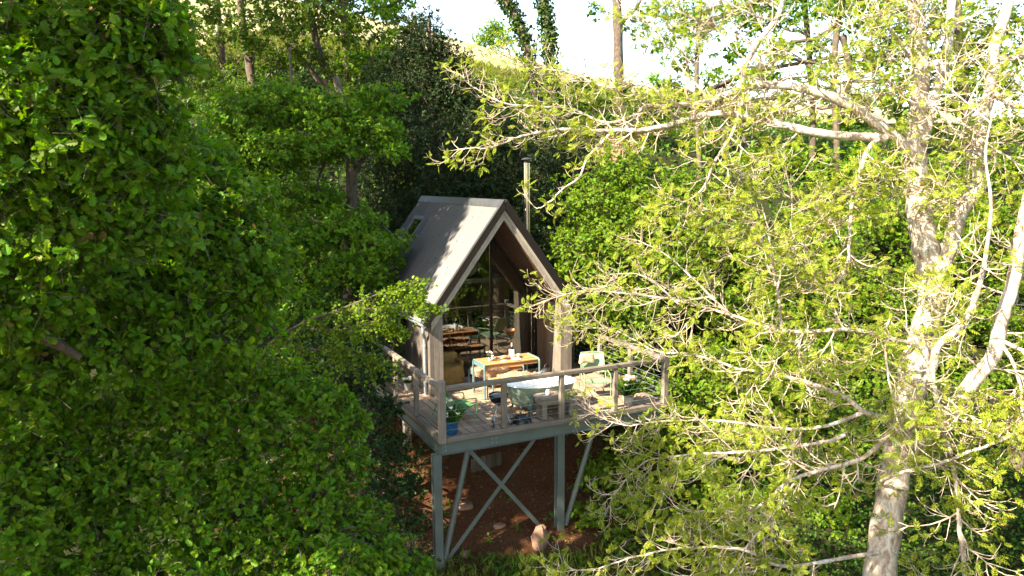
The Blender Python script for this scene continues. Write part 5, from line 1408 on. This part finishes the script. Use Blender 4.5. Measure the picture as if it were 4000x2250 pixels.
# --- shaded bushes at the lower right
clH = [((3.67,0.70,-1.53),.5,.42),((4.60,0.76,-1.18),.55,.45),((5.60,0.57,-0.83),.7,.5),((3.07,0.01,-2.07),.42,.35),((4.05,-0.19,-1.77),.6,.45),((5.34,-0.31,-1.46),.7,.5),((6.60,-0.18,-1.11),.75,.55),((3.27,-0.81,-2.40),.5,.4),((4.36,-1.07,-2.12),.65,.45),((5.70,-1.21,-1.85),.7,.5),((7.26,-1.00,-1.47),.75,.55),((3.55,-1.44,-2.71),.55,.4),((4.75,-1.77,-2.60),.65,.45),((5.91,-2.08,-2.41),.7,.5),((7.38,-2.06,-2.09),.7,.5),((2.33,-1.06,-2.52),.30,.25),((5.43,-2.59,-2.83),.6,.4),((6.88,-2.81,-2.69),.6,.4)]
bH = (5.01,-0.94,-3.58)
tree('hazel_bush', 'shaded green hazel filling the slope under the right end of the deck', ground_at(bH), [([ground_at(bH), (5.16,-0.57,-2.26), (5.44,0.36,-1.19)], .06, .02), ([ground_at(bH), (6.03,-1.20,-2.17), (6.82,-0.55,-1.37)], .06, .02)], clH, LEAF['hazel'], OVAL, .10, 4.2, BARK['dark'], 'bush', None, 6, .03, 64, .003, singles=290)
clI = [((7.19,1.43,-0.47),.9,.6),((8.05,0.79,-0.51),.9,.65),((8.80,-0.06,-0.76),.9,.65),((9.15,-0.98,-1.27),.8,.6),((5.93,1.60,-0.35),.7,.5),((9.61,0.98,-0.27),.9,.6),((5.50,2.59,0.32),.7,.5),((6.44,2.63,0.61),.8,.6)]
bI = (8.09,0.75,-2.05)
tree('hazel_bush', 'dim hazel behind the right railing between the ash limbs', ground_at(bI), [([ground_at(bI), (8.13,1.09,-1.19), (7.92,1.31,-0.44)], .06, .02)], clI, LEAF['hazel'], OVAL, .105, 4.0, BARK['dark'], 'bush', None, 6, .03, 65, .003)
# brown trunk at the right edge
bR = (11.66,-3.08,-2.02)
tree('oak_tree', 'thick brown trunk at the right edge low behind the ash twigs', ground_at(bR), [([ground_at(bR), bR, (11.94,-2.90,-0.74), (12.33,-2.84,0.75), (13.09,-2.59,3.22)], .26, .2)], [((13.46,-2.63,4.06),1.2,.8), ((14.03,-2.63,5.74),1.3,.8)], LEAF['far'], SIMPLE, .13, 1.5, BARK['oak'], 'tree', None, 6, .06, 66, .003)

# --- the ash: pale forked trunks and long limbs reaching across to the cabin
rngA = np.random.default_rng(77)
ashb = (4.38,-5.41,-2.62); ashb = ground_at(ashb)
ash = thing('ash_tree', ashb, 'tall pale barked ash with forked trunks and half bare limbs reaching over the deck', 'tree')
TR = [
 ([ashb, (4.57,-5.28,-1.20), (4.82,-5.19,0.05), (5.10,-5.11,1.08), (5.30,-5.03,1.77), (5.62,-5.02,2.77), (5.59,-4.90,3.46), (5.54,-4.79,4.01), (5.54,-4.70,4.56), (5.54,-4.65,4.85)], .215, .150),
 ([(5.54,-4.65,4.85), (5.62,-4.59,5.48), (5.71,-4.55,5.97), (5.69,-4.47,6.47), (5.68,-4.36,7.08), (5.74,-4.17,8.45)], .125, .085),
 ([(5.54,-4.70,4.71), (5.71,-4.74,5.49), (5.85,-4.80,6.26), (5.94,-4.75,6.82), (6.10,-4.64,8.02)], .075, .05),
 ([(5.58,-5.00,2.95), (5.81,-5.06,3.46), (5.98,-5.10,4.06), (6.22,-5.17,4.37), (6.26,-5.12,4.82), (6.31,-5.07,5.23), (6.47,-5.06,5.77), (6.55,-5.02,6.31), (6.70,-5.02,6.71), (6.87,-5.00,7.34), (7.00,-4.89,8.41)], .115, .06),
 ([(5.04,-5.29,0.76), (5.33,-5.57,1.28), (5.60,-5.73,1.82), (5.75,-5.86,2.15), (5.78,-5.90,2.64), (5.95,-5.91,3.15), (6.09,-5.87,3.82), (6.46,-5.83,5.16)], .115, .07),
 ([(4.77,-5.23,1.04), (4.80,-5.44,1.25), (4.83,-5.50,1.63), (4.91,-5.59,2.01), (4.91,-5.65,2.34), (5.07,-5.80,2.58), (5.13,-5.90,2.86), (5.14,-5.97,3.15), (5.14,-6.02,3.54), (5.14,-6.03,4.18), (5.12,-5.92,4.81), (5.25,-5.89,5.37)], .075, .008),
]
LB = [  # limbs: points, base radius, tip radius
 ([(5.54,-4.67,4.77), (5.07,-4.61,5.13), (4.53,-4.40,5.50), (4.07,-4.15,5.72), (3.70,-3.84,5.81), (3.32,-3.56,5.75), (3.06,-3.23,5.60), (2.72,-2.85,5.57), (2.47,-2.51,5.55), (2.24,-2.23,5.21), (1.80,-1.94,5.06)], .098, .016),
 ([(3.32,-3.56,5.77), (3.35,-3.53,6.00), (3.45,-3.64,6.34), (3.65,-3.79,6.67), (3.87,-3.84,7.05)], .055, .03),
 ([(5.00,-4.59,5.06), (4.09,-4.25,5.13), (3.58,-3.75,5.32), (3.04,-3.36,5.44), (2.54,-2.92,5.30), (2.16,-2.64,5.22), (1.85,-2.27,5.23), (1.34,-1.91,5.25), (0.92,-1.61,5.16), (0.56,-1.36,4.99), (0.21,-1.08,4.96)], .07, .008),
 ([(2.72,-2.85,5.57), (2.40,-2.53,5.90), (2.00,-2.24,5.87), (1.53,-1.86,6.12), (1.13,-1.54,6.25), (0.70,-1.17,6.54)], .03, .006),
 ([(1.95,-2.32,5.20), (1.74,-2.26,4.97), (1.60,-2.22,4.82), (1.48,-2.20,4.56), (1.30,-2.03,4.37), (1.19,-2.00,4.23), (1.05,-1.85,4.06), (0.92,-1.79,4.06)], .028, .006),
 ([(2.47,-2.51,5.55), (1.99,-2.21,5.35), (1.54,-1.84,5.56), (1.05,-1.60,5.60), (0.65,-1.28,5.69), (0.35,-0.99,5.93), (0.22,-0.90,6.13)], .026, .005),
 ([(3.31,-3.58,5.58), (3.08,-3.65,5.14), (2.76,-3.68,4.72), (2.57,-3.65,4.37), (2.24,-3.52,4.16), (2.12,-3.45,4.27)], .03, .006),
 ([(4.97,-4.57,5.08), (4.72,-4.58,4.95), (4.50,-4.63,4.67), (4.26,-4.71,4.20), (4.08,-4.80,3.78), (4.02,-4.85,3.27), (3.80,-4.79,2.98)], .04, .02),
 ([(3.80,-4.79,2.98), (3.65,-4.69,3.18), (3.59,-4.60,3.55)], .02, .006),
 ([(5.43,-5.09,2.17), (5.05,-5.06,2.25), (4.46,-4.97,2.42), (4.13,-4.81,2.46), (3.52,-4.31,2.39), (3.12,-3.75,2.55), (2.69,-3.08,2.67), (2.35,-2.24,2.69), (1.93,-1.38,2.64), (1.49,-0.76,2.41)], .062, .006),
 ([(3.52,-4.31,2.39), (3.42,-4.25,3.11), (3.21,-4.19,3.61), (2.99,-4.01,4.06), (2.62,-3.82,4.16)], .03, .005),
 ([(3.41,-4.26,3.04), (3.31,-4.22,3.71), (3.24,-4.07,4.44)], .022, .005),
 ([(3.40,-4.28,2.93), (3.57,-4.33,3.81), (3.67,-4.30,4.30), (3.59,-4.20,4.68)], .022, .005),
 ([(3.12,-3.75,2.55), (2.76,-3.27,3.11), (2.56,-2.90,3.42), (2.28,-2.51,3.60)], .026, .005),
 ([(2.69,-3.08,2.67), (2.44,-2.57,3.05), (2.19,-2.10,3.09)], .02, .005),
 ([(5.03,-5.23,1.13), (4.62,-5.24,1.25), (4.22,-5.14,1.38), (3.98,-4.99,1.59), (3.70,-4.61,1.71), (3.52,-4.08,1.71), (3.31,-3.53,1.72), (3.06,-2.95,1.82), (2.83,-2.28,1.79), (2.57,-1.57,1.97), (2.19,-0.93,2.02)], .065, .006),
 ([(4.52,-5.33,1.11), (4.09,-5.28,0.80), (3.64,-5.09,0.64), (3.23,-4.92,0.47), (2.90,-4.72,0.09), (2.59,-4.47,-0.02), (2.27,-4.22,-0.10)], .05, .012),
 ([(4.22,-5.14,1.38), (3.76,-4.95,1.21), (3.44,-4.59,1.11), (3.15,-4.01,1.06), (2.91,-3.46,0.97), (2.64,-2.91,0.82), (2.32,-2.34,0.64), (2.10,-1.78,0.68)], .042, .006),
 ([(3.97,-5.07,1.08), (3.69,-4.95,0.97), (3.09,-4.47,0.78), (2.71,-4.09,0.65), (2.38,-3.62,0.49), (2.01,-3.14,0.26), (1.67,-2.85,-0.31), (1.57,-2.72,-0.51)], .04, .006),
 ([(4.44,-5.34,-0.60), (3.78,-5.34,-0.52), (2.94,-5.07,-0.57), (2.54,-4.73,-0.39), (1.99,-4.36,-0.42), (1.48,-3.93,-0.62), (0.93,-3.48,-0.90), (0.62,-3.22,-0.87)], .045, .006),
 ([(3.23,-4.92,0.47), (2.67,-4.96,-0.01), (2.34,-4.96,-0.29), (2.01,-4.86,-0.69)], .022, .008),
 ([(5.19,-5.65,1.10), (5.09,-5.89,0.70), (5.04,-6.05,0.26), (4.95,-6.18,-0.16), (4.88,-6.35,-0.71)], .042, .03),
 ([(4.90,-5.59,2.01), (4.84,-5.73,1.64), (4.94,-5.85,1.21)], .045, .04),
 ([(4.54,-5.23,0.38), (4.36,-5.65,0.69), (4.71,-6.01,0.92), (5.08,-6.26,1.14), (5.19,-6.41,1.24), (5.47,-6.63,1.43)], .032, .018),
 ([(5.76,-5.94,2.34), (5.78,-6.12,2.03), (5.69,-6.26,1.60), (5.42,-6.32,1.11)], .035, .018),
 ([(5.76,-5.94,2.38), (5.97,-6.18,2.20), (6.24,-6.45,2.05)], .04, .03),
 ([(4.90,-5.59,2.01), (4.34,-5.43,2.72), (4.00,-5.53,2.47), (3.92,-5.72,1.76), (4.00,-5.84,1.25)], .022, .012),
 ([(6.47,-5.06,5.77), (6.48,-5.24,6.10), (6.76,-5.47,6.18)], .05, .035),
 ([(6.47,-5.07,5.74), (6.53,-5.36,5.47), (6.80,-5.61,5.42)], .04, .03),
 ([(6.22,-5.17,4.37), (5.73,-5.04,4.42), (5.23,-5.01,4.50), (4.81,-4.95,4.29), (4.34,-4.85,4.23)], .025, .008),
 ([(5.62,-4.59,5.48), (5.03,-4.46,5.91), (4.64,-4.34,6.25), (4.52,-4.20,6.74)], .035, .012),
 ([(5.71,-4.55,5.97), (5.22,-4.47,6.44), (4.90,-4.37,6.80), (4.87,-4.29,7.22)], .03, .012),
 ([(5.62,-4.62,5.29), (5.85,-5.07,5.26), (5.95,-5.39,4.97), (6.17,-5.65,4.69)], .03, .01),
 ([(3.45,-3.64,6.34), (3.12,-3.32,6.61), (2.74,-3.00,6.81), (2.36,-2.66,7.13)], .025, .006),
 ([(3.65,-3.79,6.67), (3.26,-3.47,6.84), (2.96,-3.16,7.15)], .025, .006),
 ([(3.06,-3.23,5.60), (2.73,-2.87,6.16), (2.52,-2.58,6.66), (2.20,-2.26,7.05)], .022, .005),
]
paths = [(smooth_path(p, 6), a, b) for p, a, b in TR]
polyT = []
for p, a, b in paths:
    n = len(p); r = np.linspace(a, b, n) * (1 + .07 * np.sin(np.arange(n) * 2.1)); polyT.append((p, r))
link('trunk', np_mesh('trunk', *tubes_np(polyT, 14), smooth=True), BARK['ash'], ash)
limb_paths = []
for pts, a, b in LB:
    p = smooth_path(pts, 6); n = len(p)
    if pts[0][2] < 3.2: a *= .75
    p = p + (np.cumsum(rngA.normal(size=p.shape) * .011, 0)) * np.linspace(0, 1, n)[:, None]
    r = np.linspace(1, 0, n) ** 1.15 * (a * .92 - b) + b
    limb_paths.append((p, r * (1 + .10 * np.sin(np.arange(n) * 2.7 + n))))
for k_, lp in enumerate(limb_paths):
    link('limb', np_mesh('limb', *tubes_np([lp], 9), smooth=True), BARK['ash'], ash)
twigs = []; tufts = []
def grow(p0, d, L, r, level):
    k = 7; s = np.linspace(0, 1, k)
    d = nrm(d); side = nrm(np.cross(d, [0, 0, 1.0])) * rngA.normal() * .35
    pts = [np.array(p0)]
    cur = np.array(d, float)
    for i in range(1, k):
        lift = (-.30 + 1.5 * (s[i] ** 1.8)) * (.26 if level == 1 else .40)
        cur = nrm(cur + np.array([0, 0, lift]) + side * .10 + rngA.normal(size=3) * .09)
        pts.append(pts[-1] + cur * L / (k - 1))
    pts = np.array(pts); twigs.append((pts, np.linspace(r, max(.0027, r * .4), k)))
    if level < 3:
        n = int(L / (.15 if level == 1 else .22)) + (1 if level == 1 else 0)
        for q in range(n):
            i = rngA.integers(1, k - 1); t = nrm(pts[i + 1] - pts[i])
            lat = nrm(np.cross(t, rand_unit(rngA, 1)[0]) * np.array([1, 1, .75]))
            grow(pts[i], t * .62 + lat * .75 + np.array([0, 0, -.12]), max(.14, L * rngA.uniform(.38, .68)), r * .6, level + 1)
    tufts.append((pts[-1], cur, level))
for li_, (p, r) in enumerate(limb_paths):
    fan = li_ in (0, 2, 3, 4, 5, 6, 33, 34, 35)
    n = len(p); seg = np.linalg.norm(np.diff(p, axis=0), axis=1); tot = seg.sum(); acc = 0
    nxt = tot * .18 if tot > 1 else .2
    for i in range(n - 1):
        acc += seg[i]
        while acc > nxt:
            nxt += (.14 if li_ == 4 else 1) * 0 + (rngA.uniform(.16, .3) if li_ == 4 else rngA.uniform(.055, .11) if fan else rngA.uniform(.065, .14)); t = nrm(p[i + 1] - p[i])
            lat = nrm(np.cross(t, rand_unit(rngA, 1)[0]) * np.array([1, 1, .8]))
            f = acc / tot
            grow(p[i + 1], t * (.35 + .4 * f) + lat * .85 + np.array([0, 0, .10 if fan else -.08]), rngA.uniform(.38, .95) * (1.05 - .35 * f) * (.45 if li_ == 4 else .8 if fan else 1), max(.006, min(.014, r[i] * .45)), 1)
    grow(p[-1], p[-1] - p[-2], .35, .006, 2)
for (p, a, b) in paths:
    for q in range(9):
        i = rngA.integers(len(p) // 5, len(p) - 1); lat = nrm(rand_unit(rngA, 1)[0] * np.array([1, 1, .3]))
        grow(p[i], lat + np.array([0, 0, .25]), rngA.uniform(.5, 1.1), .013, 1)
o = link('twigs', np_mesh('twigs', *tubes_np(twigs, 4), smooth=True), BARK['twig'], ash); o['kind'] = 'stuff'
TP = np.array([t[0] for t in tufts]); TD = nrm(np.array([t[1] for t in tufts]))
lv_ = np.array([t[2] for t in tufts]); keep = (rngA.uniform(size=len(TP)) < np.where(lv_ < 3, .8, .34) * np.where((TP[:, 0] < 5.2) & (TP[:, 1] > -3.2) & (TP[:, 2] < 3.2), .45, 1.0) * np.where((TP[:, 2] > 4.4) & (TP[:, 0] < 3.6), .6, 1.0))
TP = TP[keep]; TD = TD[keep]; m_ = len(TP); per = 3
ref = rand_unit(rngA, m_); A_ = nrm(np.cross(TD, ref)); B_ = np.cross(TD, A_)
an = np.arange(per)[None] * 2 * np.pi / per + rngA.uniform(0, 6.28, (m_, 1)) + rngA.normal(size=(m_, per)) * .3
th = rngA.uniform(.7, 1.35, (m_, per))
Dv = TD[:, None] * np.cos(th)[..., None] + (A_[:, None] * np.cos(an)[..., None] + B_[:, None] * np.sin(an)[..., None]) * np.sin(th)[..., None] + np.array([0, 0, .0])
Nv = np.array([-.25, -.35, .75]) + rngA.normal(size=Dv.shape) * .4 + TD[:, None] * .3
Sv = rngA.uniform(.09, .175, (m_, per))
arr_ = leaves_np(np.repeat(TP, per, 0), Dv.reshape(-1, 3), Nv.reshape(-1, 3), Sv.reshape(-1), ASH)
raw = RAW['last']; mk = single_leaves(raw, ASH, LEAF['ash'], ash, 295); link_leaves('crown', leaves_of(raw, mk, ASH), LEAF['ash'], ash)
print('ash twigs', len(twigs), 'tufts', m_)

# --- ground plants
rngG = np.random.default_rng(91)
def cover(name, label, n, fx, tpl, size, mat, lift, updir=.5, cat=None):
    d, l = fx(n)
    x = CX + FWD[0] * d + RGT[0] * l; y = CY + FWD[1] * d + RGT[1] * l
    P = np.stack([x, y, hgt(x, y) + rngG.uniform(0, 1, len(x)) ** 1.5 * lift], -1)
    o = link(name, np_mesh(name, *leaves_np(P, rngG.normal(size=P.shape) + [0, 0, updir], rngG.normal(size=P.shape) * .5 + [0, -.2, .8], size * rngG.uniform(.6, 1.25, len(P)), tpl)), mat)
    tag(o, label, kind='stuff')
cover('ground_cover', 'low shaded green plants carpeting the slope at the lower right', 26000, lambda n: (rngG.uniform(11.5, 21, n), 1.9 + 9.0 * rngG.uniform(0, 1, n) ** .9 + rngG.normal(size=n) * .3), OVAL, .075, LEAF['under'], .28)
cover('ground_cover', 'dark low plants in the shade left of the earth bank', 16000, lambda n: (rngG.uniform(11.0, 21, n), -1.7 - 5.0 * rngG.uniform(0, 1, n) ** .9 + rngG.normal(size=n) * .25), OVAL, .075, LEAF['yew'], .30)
cover('ground_cover', 'woodland plants covering the bank behind the cabin', 30000, lambda n: (rngG.uniform(21.5, 41, n), rngG.uniform(-16, 17, n)), OVAL, .16, LEAF['under'], .5)
def gmask(n):
    d = rngG.uniform(11.4, 12.9, n); l = rngG.normal(size=n) * .55 + np.where(rngG.uniform(size=n) < .6, -.15, .85)
    return d, l
cover('leaf_litter', 'fallen brown leaves and twigs scattered over the red earth bank', 2600, lambda n: (rngG.uniform(11.5, 19.5, n), rngG.uniform(-2.2, 3.2, n)), leaf_simple(.28), .06, mat_plain('dry brown leaf', (.13, .07, .035), rough=.9, var=.5, scale=3), .015, .1)
cover('bank_weeds', 'sparse weeds sprouting from the red earth bank under the deck', 700, lambda n: (np.repeat(rngG.uniform(12.2, 18.5, n // 10), 10)[:n] + rngG.normal(size=n // 10 * 10)[:n] * .07, np.repeat(rngG.uniform(-1.6, 2.8, n // 10), 10)[:n] + rngG.normal(size=n // 10 * 10)[:n] * .07), OVAL, .075, LEAF['under'], .10)
cover('fern_patch', 'small green ferns and grasses at the foot of the steel columns', 1500, gmask, leaf_simple(.10), .17, LEAF['under'], .08, 1.2)
def gr(n):
    k = rngG.integers(0, 5, n); c = np.array([(12.1, -.9), (12.3, .5), (12.6, 1.4), (12.2, 1.2), (12.4, -1.4)])[k]
    return c[:, 0] + rngG.normal(size=n) * .22, c[:, 1] + rngG.normal(size=n) * .25
cover('grass_tufts', 'grass tufts below the crossed braces', 900, gr, leaf_simple(.045), .26, LEAF['grass'], .02, 2.0)
cover('meadow_grass', 'long pale grass along the near edge of the meadow', 26000, lambda n: (rngG.uniform(38.5, 47, n), rngG.uniform(-17, 14, n)), leaf_simple(.06), .42, LEAF['grass'], .02, 2.2)

def litter_on(name, label, P, mat, s0, s1, N):
    n = len(P); D_ = rngG.normal(size=(n, 3)) * [1, 1, .12]
    o = link(name, np_mesh(name, *leaves_np(P, D_, np.broadcast_to(np.array(N, float), (n, 3)) + rngG.normal(size=(n, 3)) * .15, rngG.uniform(s0, s1, n), leaf_simple(.25))), mat); tag(o, label, kind='stuff')
n_ = 230
dx_ = rngG.uniform(.1, 4.85, n_); dy_ = rngG.uniform(.12, 2.5, n_) ** 1.0
litter_on('deck_litter', 'fallen leaves and catkins scattered on the deck boards', np.stack([dx_, dy_, np.full(n_, .006)], -1), mat_plain('fallen leaf', (.17, .12, .05), rough=.9, var=.5, scale=5), .018, .05, (0, 0, 1))
rs_ = rngG.uniform(.2, 2.9, 90); ry_ = rngG.uniform(2.6, 7.7, 90)
litter_on('roof_litter', 'a few fallen leaves stuck on the left roof slope', np.array([roof_pt(-1, a_, b_, .040) for a_, b_ in zip(rs_, ry_)]), mat_plain('dry roof leaf', (.15, .09, .045), rough=.9, var=.5, scale=5), .02, .05, (-.8, 0, .6))
# --- unseen oaks beyond the left edge; crown clumps placed to cast the glade's shade
def shade_tree(label, base, clumps, seed, lai=5.0, size=.24):
    b = ground_at(base, -.3); c = np.array([cl[0] for cl in clumps]); top = c.mean(0) + np.array([0, 0, 1.0])
    tree('oak_tree', label, b, [([b, (b[0] * .6 + top[0] * .4, b[1] * .6 + top[1] * .4, (b[2] + top[2]) / 2), tuple(top)], .32, .12)], clumps, LEAF['oak'], SIMPLE, size, lai, BARK['oak'], 'tree', 'unseen shade oaks beyond the left edge', 6, .10, seed, .004)
shade_tree('unseen tall oak uphill beyond the left edge, crown shaped to shade the back of the cabin', (-9.90,5.12,9.89), [
  ((-10.47,2.15,8.51),1.5,1.5),((-12.10,4.06,8.61),1.7,1.7),((-12.31,6.67,9.00),1.9,1.9),((-9.15,2.73,10.19),1.5,1.5),((-10.50,4.90,10.68),1.7,1.7),((-10.79,7.60,10.99),1.9,1.9),((-7.84,3.40,11.88),1.4,1.4),((-8.86,5.54,12.75),1.7,1.7),((-9.11,8.35,13.13),1.9,1.9),((-6.70,4.55,13.49),1.3,1.3),((-7.49,6.84,14.67),1.7,1.7),((-7.54,9.69,15.28),1.8,1.8),((-5.67,4.35,15.42),1.3,1.2),((-5.73,6.59,16.66),1.6,1.6),((-4.55,7.85,18.34),1.7,1.7),((-8.75,3.06,9.81),1.45,1.45),((-7.81,3.61,11.03),1.35,1.35),((-7.03,4.28,12.11),1.5,1.5),((-9.48,1.69,8.94),.75,.75),((-8.95,2.00,9.63),.75,.75),((-8.27,2.34,10.19),.75,.75),((-7.73,2.61,10.88),.75,.75),((-7.28,2.95,11.49),.75,.75),((-10.97,2.05,10.24),1.4,1.4),((-9.54,2.75,12.08),1.4,1.4),((-10.31,4.63,12.40),1.6,1.6)], 101)
shade_tree('second unseen tall oak far uphill beyond the left edge, crown shaped to shade the far oaks', (-9.85,13.30,15.00), [
  ((-13.13,10.08,10.41),2.2,2.2),((-12.57,13.76,11.94),2.6,2.6),((-10.81,11.57,13.47),2.2,2.2),((-9.62,15.39,15.77),2.8,2.8),((-7.37,12.38,17.68),2.2,2.2),((-6.47,16.03,19.60),2.8,2.8),((-9.16,19.56,17.30),2.8,2.8),((-6.11,20.70,21.13),3.0,3.0)], 102, 4.0, .3)
shade_tree('unseen bushy oak beyond the left edge, crown shaped to shade the front of the deck', (-8.51,-1.74,5.98), [((-8.09,-0.12,6.86),.95,.95),((-8.63,0.48,7.15),.9,.95),((-8.17,-0.85,7.06),.95,.95),((-7.57,-1.39,7.17),.85,.85),((-7.37,-1.71,7.78),.8,.8),((-6.89,-1.97,7.82),0.8,0.8),((-7.05,-2.77,8.22),0.85,0.85),((-7.32,-2.41,7.21),1.0,1.0),((-9.54,0.71,5.37),1.2,1.2),((-8.72,-1.37,5.83),1.3,1.3),((-8.19,-3.30,5.98),1.3,1.3),((-10.30,-0.67,4.14),1.5,1.5),((-9.78,-3.22,4.14),1.5,1.5),((-9.68,-5.65,4.47),1.5,1.5)], 103, 4.5, .16)
shade_tree('unseen broad oak close beyond the left edge, crown shaped to shade the near oaks', (-8.96,-5.91,8.36), [((-8.50,-3.98,8.57),1.05,1.05),((-8.05,-5.22,8.80),1.0,1.0),((-7.77,-6.59,8.80),1.0,1.0),((-9.66,-4.42,7.11),1.3,1.3),((-9.05,-6.13,7.42),1.3,1.3),((-8.24,-7.50,8.03),1.1,1.1),((-10.02,-7.15,6.04),1.4,1.4),((-7.48,-7.65,11.22),0.9,0.9),((-8.16,-7.89,10.38),0.9,0.9),((-7.66,-8.71,9.98),1.0,1.0),((-8.52,-8.99,8.91),1.2,1.2),((-7.72,-10.66,9.44),1.1,1.1),((-9.13,-11.46,8.39),1.4,1.4),((-10.12,-9.21,6.99),1.5,1.5)], 104, 2.3, .18)
# --- woodland across the glade, mirrored in the cabin's glass front
for k_, (x, y, r_) in enumerate(((11.5, -12.5, 2.6), (15.5, -8.0, 2.8), (8.0, -19.0, 3.0), (18.0, -15.0, 3.2), (9.0, -10.2, 3.0), (12.5, -17.5, 3.2), (6.6, -15.0, 2.6))):
    z = gz(x, y)
    rr = random.Random(k_)
    tree('oak_tree', ('round oak across the glade behind the viewer', 'oak to the right of the glade outside the view', 'tall oak in the valley behind the viewer', 'far oak in the valley outside the view', 'dense oak mirrored in the middle of the cabin glass', 'tall dense oak deep in the mirrored wood', 'leafy oak low in the mirrored valley')[k_], (x, y, z - .3), [([(x, y, z - .3), (x + .3, y, z + 3), (x + .1, y + .2, z + 6)], .35, .15)],
         [((x + rr.uniform(-2.2, 2.2), y + rr.uniform(-2.2, 2.2), z + 3.2 + q * .95), r_ * rr.uniform(.55, .8)) for q in range(8)], LEAF['far'], SIMPLE, .22, 3.0, BARK['oak'], 'tree', 'oaks across the glade', 6, .10, 110 + k_, .004)
